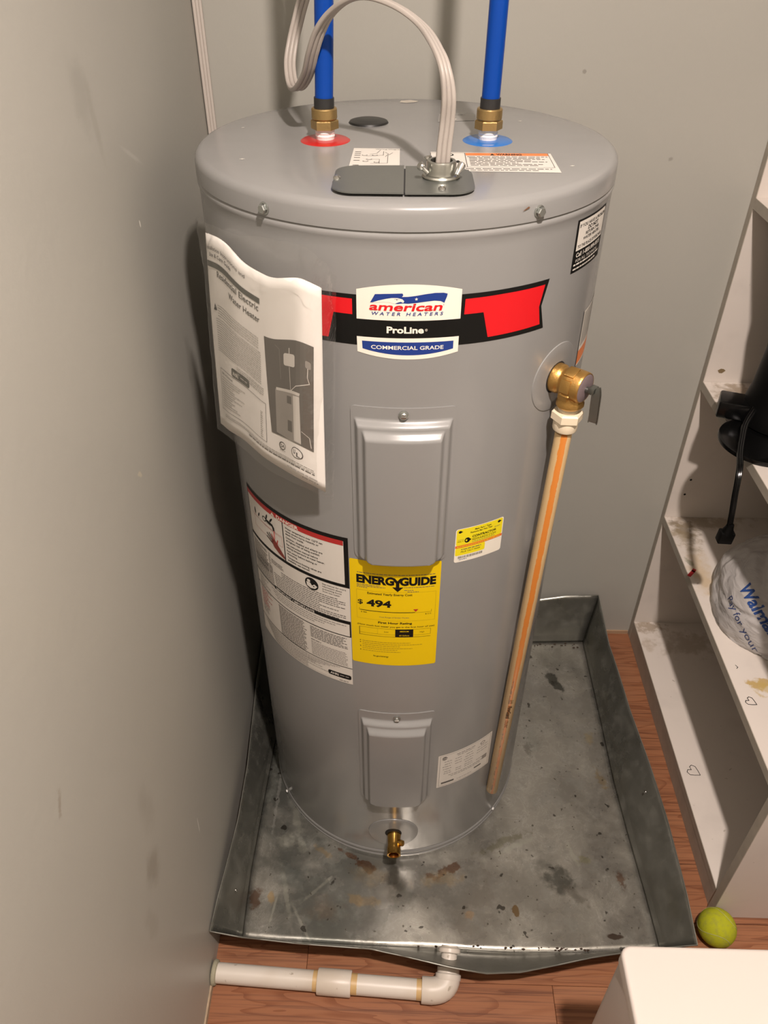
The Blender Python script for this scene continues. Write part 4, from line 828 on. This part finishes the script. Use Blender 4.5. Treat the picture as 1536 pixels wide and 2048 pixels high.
def sheetgrid(fn, nu, nv):
    bm = NB(); G = [[bm.verts.new(fn(i / nu, j / nv)) for i in range(nu + 1)] for j in range(nv + 1)]
    for j in range(nv):
        for i in range(nu): bm.faces.new((G[j][i], G[j + 1][i], G[j + 1][i + 1], G[j][i + 1]))
    return bm
paperm = mat('booklet_paper', (.78, .75, .70), .55)
addsolid(obj('cover_sheet', sheetgrid(lambda u, v: paper(u, v), 60, 20), paperm, man, smooth=80), .0003, 0)
addsolid(obj('inner_pages', sheetgrid(lambda u, v: paper(.004 + u * .99, .004 + v * .99, -.0022), 50, 12), paperm, man, smooth=80), .0025, 0)
def pmap(u, v, h): return paper(u / PWd, 1 - v / PHt, h)
D = Decal(pmap, base=.0005, dl=.00014, step=.004, vstep=.012); P_ = lambda u, v: (u * PWd, (1 - v) * PHt)
def PTx(t, u0, v, h, u1, m=grey_ink, bold=.0, al='l'): D.text(t, u0 * PWd, (1 - v) * PHt, h, m, 1, w=(u1 - u0) * PWd, bold=bold)
PTx('Installation Instructions and', .035, .066, .0046, .468); PTx('Use & Care Guide', .075, .096, .0046, .336, bold=.01)
D.rect(.026 * PWd, (1 - .146) * PHt, .578 * PWd, (1 - .119) * PHt, mat('bar_grey', (.10, .10, .085), .5), 1)
PTx('Residential Electric', .155, .184, .0078, .566, mat('title_grey', (.12, .115, .10), .5), bold=.01); PTx('Water Heater', .295, .240, .0078, .574, mat('title_grey', (.12, .115, .10), .5), bold=.01)
D.poly([P_(.080, .352), P_(.118, .352), P_(.099, .318)], black, 1); D.text('!', .099 * PWd, (1 - .348) * PHt, .0045, white, 2, al='c')
pg = mat('ink_pale', (.40, .38, .35), .5)
for i in range(5): D.greek(.13 * PWd, .56 * PWd, (1 - .325 - i * .013) * PHt, .0011, pg, 1)
for i in range(15): D.greek(.10 * PWd, .58 * PWd, (1 - .395 - i * .0118) * PHt, .0011, pg, 1)
for i in range(4): D.greek(.35 * PWd, .60 * PWd, (1 - .580 - i * .0118) * PHt, .0011, pg, 1)
D.rrect(.286 * PWd, (1 - .648) * PHt, .468 * PWd, (1 - .600) * PHt, .004, mat('bar_grey', (.10, .10, .085), .5), 1); D.text('AHRI', .300 * PWd, (1 - .638) * PHt, .0055, white, 2, w=.06 * PWd, bold=.03); D.greek(.38 * PWd, .455 * PWd, (1 - .628) * PHt, .002, pg, 2)
D.frame(.105 * PWd, (1 - .885) * PHt, .612 * PWd, (1 - .655) * PHt, .0006, grey_ink, 1)
PTx('Table of Contents', .125, .680, .0022, .29, bold=.02)
for i in range(13): D.greek(.125 * PWd, (.125 + random.uniform(.12, .30)) * PWd, (1 - .700 - i * .0135) * PHt, .0012, pg, 1); D.greek(.565 * PWd, .585 * PWd, (1 - .72 - i * .0125) * PHt, .0012, pg, 1)
for i in range(2): D.greek(.15 * PWd, .95 * PWd, (1 - .912 - i * .011) * PHt, .0011, pg, 1)
D.greek(.45 * PWd, .95 * PWd, (1 - .935) * PHt, .0016, grey_ink, 1); D.greek(.78 * PWd, .965 * PWd, (1 - .962) * PHt, .0018, pg, 1); PTx('July 2022', .89, .978, .0018, .965)
pic = mat('photo_grey', (.115, .105, .09), .5); D.poly([P_(.612, .289), P_(.950, .270), P_(.948, .801), P_(.655, .801)][::-1], pic, 1)
lt = mat('photo_light', (.27, .25, .22), .5); lt2 = mat('photo_mid', (.19, .175, .155), .5); pw = mat('photo_white', (.55, .52, .47), .5)
D.poly([P_(.690, .786), P_(.690, .54), P_(.875, .535), P_(.885, .795), P_(.80, .80)], lt, 2); D.poly([P_(.70, .545), P_(.875, .540), P_(.878, .525), P_(.70, .530)], pw, 3); D.poly([P_(.845, .79), P_(.835, .55), P_(.875, .545), P_(.885, .79)], pw, 3)
D.poly([P_(.785, .60), P_(.785, .56), P_(.820, .56), P_(.822, .60)], pic, 3); D.poly([P_(.790, .75), P_(.790, .69), P_(.825, .69), P_(.828, .75)], pic, 3)
D.rrect(.765 * PWd, (1 - .407) * PHt, .850 * PWd, (1 - .345) * PHt, .003, pw, 2); D.rrect(.905 * PWd, (1 - .385) * PHt, .937 * PWd, (1 - .350) * PHt, .002, lt, 2)
D.line([P_(.807, .345), P_(.807, .318)], .0012, pw, 3); D.line([P_(.807, .41), P_(.815, .53)], .0007, pw, 3); D.line([P_(.70, .31), P_(.735, .33), P_(.74, .48)], .0008, lt2, 2); D.line([P_(.92, .385), P_(.918, .43), P_(.93, .455), P_(.86, .495), P_(.815, .53)], .0010, pw, 3); D.line([P_(.887, .72), P_(.93, .735), P_(.938, .785)], .0009, pw, 3)
D.disc(.738 * PWd, (1 - .855) * PHt, .0062, .0062, grey_ink, 1, 20); D.disc(.742 * PWd, (1 - .855) * PHt, .0047, .0047, paperm, 2, 20); D.text('SA', .743 * PWd, (1 - .864) * PHt, .0048, grey_ink, 3, w=.0075, al='c', bold=.03); D.greek(.715 * PWd, .765 * PWd, (1 - .885) * PHt, .001, pg, 1)
D.disc(.858 * PWd, (1 - .855) * PHt, .0082, .0082, grey_ink, 1, 24); D.disc(.858 * PWd, (1 - .855) * PHt, .0070, .0070, paperm, 2, 24); D.text('U', .838 * PWd, (1 - .862) * PHt, .0062, grey_ink, 3, w=.0042, bold=.03); D.text('L', .862 * PWd, (1 - .874) * PHt, .0062, grey_ink, 3, w=.0036, bold=.03)
D.build('cover_print', man)
# clear bag
ST = [(-.2365, -.1478, 1.215), (-.2096, -.1871, 1.2203), (-.1816, -.2183, 1.2224), (-.1562, -.2396, 1.2278), (-.1325, -.2568, 1.2308), (-.1103, -.2704, 1.2317), (-.0911, -.2858, 1.2293), (-.0773, -.2795, 1.2139), (-.0702, -.2607, 1.1939)]
SB = [(-.2530, -.1440, .9335), (-.2352, -.1693, .9400), (-.2148, -.1962, .9440), (-.1950, -.2177, .9430), (-.1750, -.237, .9370), (-.1570, -.2510, .9340), (-.1300, -.2715, .934), (-.1115, -.2757, .9220), (-.0848, -.2563, .8907)]
mp_ = bpy.data.materials.new('clear_film'); mp_.use_nodes = True; nt = mp_.node_tree; N = nt.nodes; nt.nodes.remove(N['Principled BSDF'])
gl = N.new('ShaderNodeBsdfGlossy'); gl.inputs['Color'].default_value = (.9, .9, .88, 1); gl.inputs['Roughness'].default_value = .10
tr = N.new('ShaderNodeBsdfTransparent'); tr.inputs[0].default_value = (.99, .99, .985, 1); mx = N.new('ShaderNodeMixShader'); lw0 = N.new('ShaderNodeLayerWeight'); lw0.inputs[0].default_value = .5; lw = N.new('ShaderNodeMath'); lw.operation = 'POWER'; lw.inputs[1].default_value = 4.0; nt.links.new(lw0.outputs['Facing'], lw.inputs[0])
df = N.new('ShaderNodeBsdfDiffuse'); df.inputs[0].default_value = (.6, .6, .57, 1); mx2 = N.new('ShaderNodeMixShader'); mx2.inputs[0].default_value = .03
ma = N.new('ShaderNodeMath'); ma.operation = 'MULTIPLY_ADD'; ma.inputs[1].default_value = .5; ma.inputs[2].default_value = .045; nt.links.new(lw.outputs[0], ma.inputs[0]); nt.links.new(ma.outputs[0], mx.inputs[0])
tcf = N.new('ShaderNodeTexCoord'); nf = N.new('ShaderNodeTexNoise'); nf.inputs['Scale'].default_value = 45; nf.inputs['Detail'].default_value = 2; nf.inputs['Distortion'].default_value = 1.5; bf = N.new('ShaderNodeBump'); bf.inputs['Strength'].default_value = .8; bf.inputs['Distance'].default_value = .004
nt.links.new(tcf.outputs['Object'], nf.inputs['Vector']); nt.links.new(nf.outputs[0], bf.inputs['Height']); nt.links.new(bf.outputs[0], gl.inputs['Normal'])
nt.links.new(tr.outputs[0], mx2.inputs[1]); nt.links.new(df.outputs[0], mx2.inputs[2]); nt.links.new(mx2.outputs[0], mx.inputs[1]); nt.links.new(gl.outputs[0], mx.inputs[2]); nt.links.new(mx.outputs[0], N['Material Output'].inputs[0])
def film(u, v):
    a, b_ = cr(ST, US, u), cr(SB, US, u); p = a.lerp(b_, v); r = Vector((p.x, p.y, 0)).normalized()
    over = .0052 * sstep(min(1, v * 6)) * sstep(min(u, .93 - u) * 12 if u < .93 else 0)
    wr = .0016 * noise.noise(Vector((u * 9, v * 14, 3))) * (2.2 if v < .18 or u > .9 else .5) + .006 * abs(noise.noise(Vector((u * 14 + v * 6, v * 9, 8)))) * (1 if v < .15 else 0)
    return p + r * (over + max(wr, -.0006))
bg = obj('clear_bag', sheetgrid(film, 90, 90), mp_, smooth=80, label='clear plastic bag holding the booklet, hung on the upper left of the heater', category='plastic bag')

# ============================================================ SHELF UNIT
def shelf_shader(name, col, blobs, ax=(0, 1)):
    s = Shader(name, col, .42)
    s.mix(s.ramp(s.noise(14, 4), .5, .8), tuple(c * .85 for c in col), .5)
    for b in blobs: s.blob(b[0] - .602, *b[1:], ax=ax)
    s.mix(s.ramp(s.noise(70, 2, .4), .74, .78), (.25, .2, .14), .5)
    return s.done()
WS = (.70, .64, .58)
m_sw = shelf_shader('shelf_white', WS, []); m_edge = mat('shelf_edge', (.40, .36, .30), .5, var=.2, vscale=40)
dirt = (.24, .165, .085); dirt2 = (.17, .13, .075)
m_s = {1.101: shelf_shader('shelf_top_a', WS, []), .746: shelf_shader('shelf_top_b', WS, [(.66, .30, .06, .05, dirt, .7, 0, .7, .8, 40), (.63, .22, .02, .07, (.5, .38, .22), .5, 0, .7, .8, 40)]),
    .401: shelf_shader('shelf_top_c', WS, [(.635, .30, .035, .05, dirt2, .75, .3, .7, .9, 40), (.70, .33, .10, .04, dirt, .6, 0, .8, .8, 40), (.655, -.135, .030, .016, (.46, .30, .06), .8, .3, .6, 1.0, 60), (.665, -.15, .03, .02, (.5, .36, .1), .6, -.3, .6, 1.0, 60), (.63, .15, .03, .12, (.56, .42, .24), .7, 0, .9, .7, 30), (.63, .27, .03, .07, (.30, .23, .13), .6, .3, .8, 1.0, 50), (.615, .19, .008, .02, (.2, .2, .12), .6, .3, .7, .8, 60)]),
    .058: shelf_shader('shelf_top_d', WS, [(.63, .325, .06, .025, dirt, .6, 0, .7, 1.0, 50), (.622, .265, .02, .025, (.42, .33, .24), .5, 0, .8, .9, 50), (.72, .27, .1, .05, (.36, .29, .21), .5, 0, .8, .9, 40)])}
XF = .602
su = thing('shelf_unit', 'white open shelf unit with dirty boards along the right wall', 'shelf unit', (XF, 0, FZ))
def sbox(name, x0, x1, y0, y1, z0, z1, m, par=su, edge=True):
    bm = NB(); box(bm, x0 - XF + (.0012 if edge else 0), x1 - XF, y0, y1, z0 - FZ, z1 - FZ, bev=.0004, seg=1); o = obj(name, bm, m, par, smooth=0)
    return o
o = sbox('end_panel', XF, XR - .001, .3425, .3590, FZ, 1.83, m_sw)
def edgeband(x, y0, y1, z0, z1, par):
    bm = NB(); box(bm, x - XF, x - XF + .0013, y0, y1, z0 - FZ, z1 - FZ); obj('edge_band', bm, m_edge, par, smooth=0)
edgeband(XF, .3425, .3590, FZ, 1.83, o)
o = sbox('end_panel', XF - .003, XR - .001, -.3615, -.3445, FZ, 1.83, m_sw); edgeband(XF - .003, -.3615, -.3445, FZ, 1.83, o)
for z_ in (1.46, 1.101, .746, .401, .058):
    o = sbox('shelf', XF, XR - .001, -.3440, .3420, z_ - .0175, z_, m_s.get(z_, m_sw)); edgeband(XF, -.3440, .3420, z_ - .0175, z_, o)
sbox('kick_board', XF + .0004, XF + .013, -.3440, .3420, FZ, .0400, m_edge, edge=False)
bm = NB(); box(bm, 1.0 - .003 - XF, 1.0 - .0002 - XF, -.344, .342, .06, 1.83); obj('back_board', bm, mat('shelf_back', (.55, .5, .44), .6), su, smooth=0)
def shelfmap(z): return lambda u, v, h: Vector((u - XF, v, z - FZ + h))
heart = [(0, -1), (-.55, -.35), (-.95, .25), (-.8, .8), (-.35, .9), (0, .45), (.35, .9), (.8, .8), (.95, .25), (.5, -.4), (0, -1)]
for z_, x_, y_, r_, ang in ((.058, .632, -.0895, .0135, .9), (.401, .6225, -.176, .0095, .9)):
    D = Decal(shelfmap(z_), step=0); D.line([(x_ + r_ * (a * math.cos(ang) - b_ * math.sin(ang)), y_ + r_ * (a * math.sin(ang) + b_ * math.cos(ang))) for a, b_ in heart], .0013, black, 0); D.build('drawn_heart', su)
D = Decal(shelfmap(.401), step=0); D.line([(.604, .146), (.6165, .1600), (.620, .165)], .0075, mat('red_mark', (.45, .02, .025), .5), 0); D.build('red_mark', su)
D = Decal(shelfmap(.401), step=0); D.line([(.6215, -.093), (.6245, -.098), (.6215, -.101)], .0012, black, 0); D.build('pen_mark', su)
for y_, z_ in ((.3423, .505), (.3423, .465)):
    bm = NB(); lathe(bm, [(0, .0003), (.0026, .0003)], 12, frame((.6375 - XF + (.508 - z_) * -.1, y_, z_ - FZ), (0, -1, 0))); obj('peg_hole', bm, mat('dark_hole', (.01, .01, .01), .8), su, smooth=0)
D = Decal(lambda u, v, h: Vector((u - XF, .3423 - h, v - FZ)), step=0); D.poly([(.6245, .772), (.630, .776), (.636, .775), (.640, .7715), (.634, .766), (.6285, .7665)], mat('chip_brown', (.20, .14, .07), .8), 0); D.build('chip', su)

# ============================================================ BLACK APPLIANCE ON THE SHELF
m_blk = mat('black_gloss_plastic', (.003, .003, .003), .2, spec=.3); m_blk2 = mat('black_matt_plastic', (.0025, .0025, .0025), .5, spec=.15)
ap = thing('kitchen_appliance', 'tall black plastic appliance on a round base, standing at the shelf edge', 'appliance', (.640, .118, .746))
bm = NB(); lathe(bm, [(0, 0), (.070, 0), (.0745, .002), (.0755, .006), (.0745, .0095), (.070, .011), (.050, .0125), (0, .0125)], 64); obj('round_base', bm, m_blk, ap)
bm = NB(); Ma = Matrix.Translation((.052, .065, .0)); lathe(bm, [(0, .012), (.072, .012), (.076, .016), (.076, .024), (.070, .045), (.064, .075), (.062, .110), (.060, .145), (.062, .165), (.066, .200), (.0745, .250), (.079, .31), (.074, .33), (0, .335)], 48, Ma); obj('body', bm, m_blk2, ap)
bm = NB(); box(bm, -.046, .012, -.018, .030, 0, .034, bev=.004, M=Matrix.Translation((-.016, .068, .013)) @ Matrix.Rotation(-.35, 4, 'Z')); obj('switch_block', bm, m_blk, ap)
cdp = [(-.01, .045, .0470), (-.035, .010, .036), (-.050, -.025, .026), (-.062, -.058, .018), (-.069, -.085, .010), (-.0735, -.102, -.006), (-.0740, -.110, -.030), (-.0725, -.117, -.060), (-.070, -.122, -.095)]
bm = NB(); fl_ = [(a, b_) for a, b_ in [(-.0052, -.0016), (-.0035, -.0024), (-.0017, -.0014), (0, -.0024), (.0017, -.0014), (.0035, -.0024), (.0052, -.0016), (.0052, .0016), (.0035, .0024), (.0017, .0014), (0, .0024), (-.0017, .0014), (-.0035, .0024), (-.0052, .0016)]]
sweep(bm, smoothpath(cdp, 6), fl_, W=[Vector((.9, .3, 0))] * (len(cdp) * 6 - 5)); pc = obj('power_cord', bm, m_blk, ap)
bm = NB(); Mp = frame((-.0695, -.121, -.090), (-.05, 0.05, -1)); 
for v_ in box(bm, -.0125, .0125, -.0085, .0085, .012, .036, bev=.002, M=Mp): pass
lathe(bm, [(0, -.004), (.0060, -.004), (.0072, .003), (.0095, .010), (.0105, .016), (0, .016)], 16, Mp); obj('plug', bm, m_blk2, pc)

# ============================================================ SHOPPING BAG
m_bag = bpy.data.materials.new('bag_film'); m_bag.use_nodes = True; nt = m_bag.node_tree; N = nt.nodes; b = N['Principled BSDF']
b.inputs['Base Color'].default_value = (.66, .63, .61, 1); b.inputs['Roughness'].default_value = .25; b.inputs['Specular IOR Level'].default_value = .6; b.inputs['Subsurface Weight'].default_value = 0
tc = N.new('ShaderNodeTexCoord'); n_ = N.new('ShaderNodeTexNoise'); n_.inputs['Scale'].default_value = 22; n_.inputs['Detail'].default_value = 4; n_.inputs['Distortion'].default_value = 1.2
mpn = N.new('ShaderNodeMapping'); mpn.inputs['Scale'].default_value = (1, 1, 3); mpn.inputs['Rotation'].default_value = (.5, .3, .4); nt.links.new(tc.outputs['Object'], mpn.inputs[0]); nt.links.new(mpn.outputs[0], n_.inputs['Vector'])
bpn = N.new('ShaderNodeBump'); bpn.inputs['Strength'].default_value = .7; bpn.inputs['Distance'].default_value = .006; nt.links.new(n_.outputs[0], bpn.inputs['Height']); nt.links.new(bpn.outputs[0], b.inputs['Normal'])
tr = N.new('ShaderNodeBsdfTransparent'); tr.inputs[0].default_value = (.85, .85, .84, 1); mx = N.new('ShaderNodeMixShader'); mx.inputs[0].default_value = .66
nt.links.new(tr.outputs[0], mx.inputs[1]); nt.links.new(b.outputs[0], mx.inputs[2]); nt.links.new(mx.outputs[0], N['Material Output'].inputs[0])
from mathutils.bvhtree import BVHTree
BC = Vector((.768, .040, .401)); RX, RY, RZ = .148, .158, .150
bm = NB(); bmesh.ops.create_icosphere(bm, subdivisions=6, radius=1.0)
for v in bm.verts:
    c = v.co.copy(); z = c.z
    k = 1 + .09 * noise.noise(c * 1.5 + Vector((3, 1, 2)))
    f_ = Vector((c.x * 1.0 + c.z * .6, c.y * .9, c.z * 5.0 - c.x * 2.5)); rid = abs(noise.noise(f_ + Vector((5, 0, 0)))); k -= .045 * (1 - min(1, rid * 6))
    rid = abs(noise.noise(f_ * 2.3 + Vector((1, 7, 0)))); k -= .018 * (1 - min(1, rid * 5)); k += .012 * noise.noise(c * 9)
    v.co = Vector((c.x * RX * k, c.y * RY * k, (max(z, -.12) + .12) * RZ * k * .88 + .0012))
bvh = BVHTree.FromBMesh(bm)
bagt = thing('shopping_bag', 'crumpled white plastic shopping bag with blue lettering lying on the shelf', 'bag', tuple(BC))
obj('bag_body', bm, m_bag, bagt, smooth=90)
bm = NB(); bmesh.ops.create_icosphere(bm, subdivisions=4, radius=1.0)
for v in bm.verts:
    c = v.co.copy(); k = .80 + .16 * noise.noise(c * 1.5 + Vector((9, 3, 2))); v.co = Vector((c.x * RX * k, c.y * RY * k, (max(c.z, -.12) + .12) * RZ * k * .85 + .004))
obj('bag_contents', bm, mat('folded_cloth', (.20, .195, .20), .8, bump=.5, bscale=60), bagt, smooth=90)
nb = Vector((-.62, -.38, .69)).normalized(); ob = Vector((.645, .020, .494)) - BC + nb * .12
exb = Vector((.278, -.925, -.259)); exb = (exb - nb * exb.dot(nb)).normalized(); eyb = nb.cross(exb)
def bagmap(u, v, h):
    o3 = ob + exb * u + eyb * v; hit = bvh.ray_cast(o3, -nb)
    return (hit[0] + nb * (.0012 + h)) if hit[0] is not None else o3 - nb * .12
D = Decal(bagmap, base=.0, step=.004); bl = mat('bag_blue', (.02, .06, .22), .4, spec=.3); bl2 = mat('bag_blue_thin', (.03, .05, .15), .5)
D.text('Walmart', .0, -.006, .021, bl, 1, w=.122, bold=.028, shear=.12); D.text('Pay for your', .005, -.036, .012, bl2, 1, w=.105, shear=.1, rot=-.12)
D.build('bag_print', bagt)

# ============================================================ TENNIS BALL
s = Shader('ball_felt', (.40, .42, .022), 1.0, spec=.1); s.mix(s.ramp(s.noise(120, 4), .4, .7), (.30, .31, .05), .7)
sp = s.node('ShaderNodeSeparateXYZ'); s.link(s.co, sp.inputs[0])
m_ball = s.done(normal=s.bump(s.noise(900, 2), .6, .001))
ball = thing('tennis_ball', 'yellow green tennis ball on the floor between pan and shelf unit', 'ball', (.5935, -.3955, FZ + .0335))
bm = NB(); bmesh.ops.create_uvsphere(bm, u_segments=48, v_segments=32, radius=.0335); obj('felt', bm, m_ball, ball)
bm = NB(); P = []
for i in range(97):
    t = 2 * PI * i / 96; a = .44; p = Vector((math.cos(t) + a * math.cos(3 * t), math.sin(t) - a * math.sin(3 * t), 2 * math.sqrt(a) * math.sin(2 * t) * .9)); P.append(Matrix.Rotation(.9, 3, 'X') @ Matrix.Rotation(.6, 3, 'Y') @ (p.normalized() * .03355))
tube(bm, P, .0006, 6); obj('seam', bm, mat('ball_seam', (.36, .36, .14), .9), ball)

# ============================================================ WHITE APPLIANCE TOP, LOWER RIGHT
m_en = Shader('white_enamel', (.60, .545, .50), .45); m_en.mix(m_en.ramp(m_en.noise(4, 3), .5, .8), (.57, .505, .455), .5); m_en.mix(m_en.ramp(m_en.noise(22, 2, .4), .77, .80), (.45, .36, .30), .5); m_en = m_en.done()
BX, BY, BH, BW, BD = .2795, -.6290, .50 - FZ, .50, .42
wa = thing('storage_box', 'white glossy box with rounded corners at the lower right, nearest the camera', 'box', (BX, BY, FZ))
def rbox(x0, x1, y0, y1, z0, z1, rc, rt, taper=0.0, n=6):
    """box with vertical corners of radius rc and a top edge rounded by rt"""
    bm = NB(); rings = []
    def outline(ins, z, t):
        P = []; r = max(rc - ins, .002)
        for cx, cy, a in ((x1 - rc, y1 - rc, 0), (x0 + rc, y1 - rc, 90), (x0 + rc, y0 + rc, 180), (x1 - rc, y0 + rc, 270)):
            for i in range(n + 1):
                an = math.radians(a + 90 * i / n); px, py = cx + r * math.cos(an), cy + r * math.sin(an)
                mx_, my_ = (x0 + x1) / 2, (y0 + y1) / 2; P.append(bm.verts.new((mx_ + (px - mx_) * t, my_ + (py - my_) * t, z)))
        return P
    rings.append(outline(0, z0, 1 - taper)); rings.append(outline(0, z1 - rt, 1))
    for i in range(1, 6):
        a = PI / 2 * i / 5; rings.append(outline(rt * (1 - math.cos(a)), z1 - rt + rt * math.sin(a), 1))
    for A_, B_ in zip(rings[:-1], rings[1:]):
        k = len(A_)
        for i in range(k): bm.faces.new((A_[i], A_[(i + 1) % k], B_[(i + 1) % k], B_[i]))
    bm.faces.new(rings[-1]); bm.faces.new(rings[0][::-1]); return bm
obj('box_body', rbox(.002, BW - .002, -BD + .002, -.002, .0, BH - .020, .012, .002), mat('box_side', (.50, .44, .40), .4), wa, smooth=40)
obj('box_lid', rbox(0, BW, -BD, 0, BH - .022, BH, .0135, .0045), m_en, wa, smooth=40)
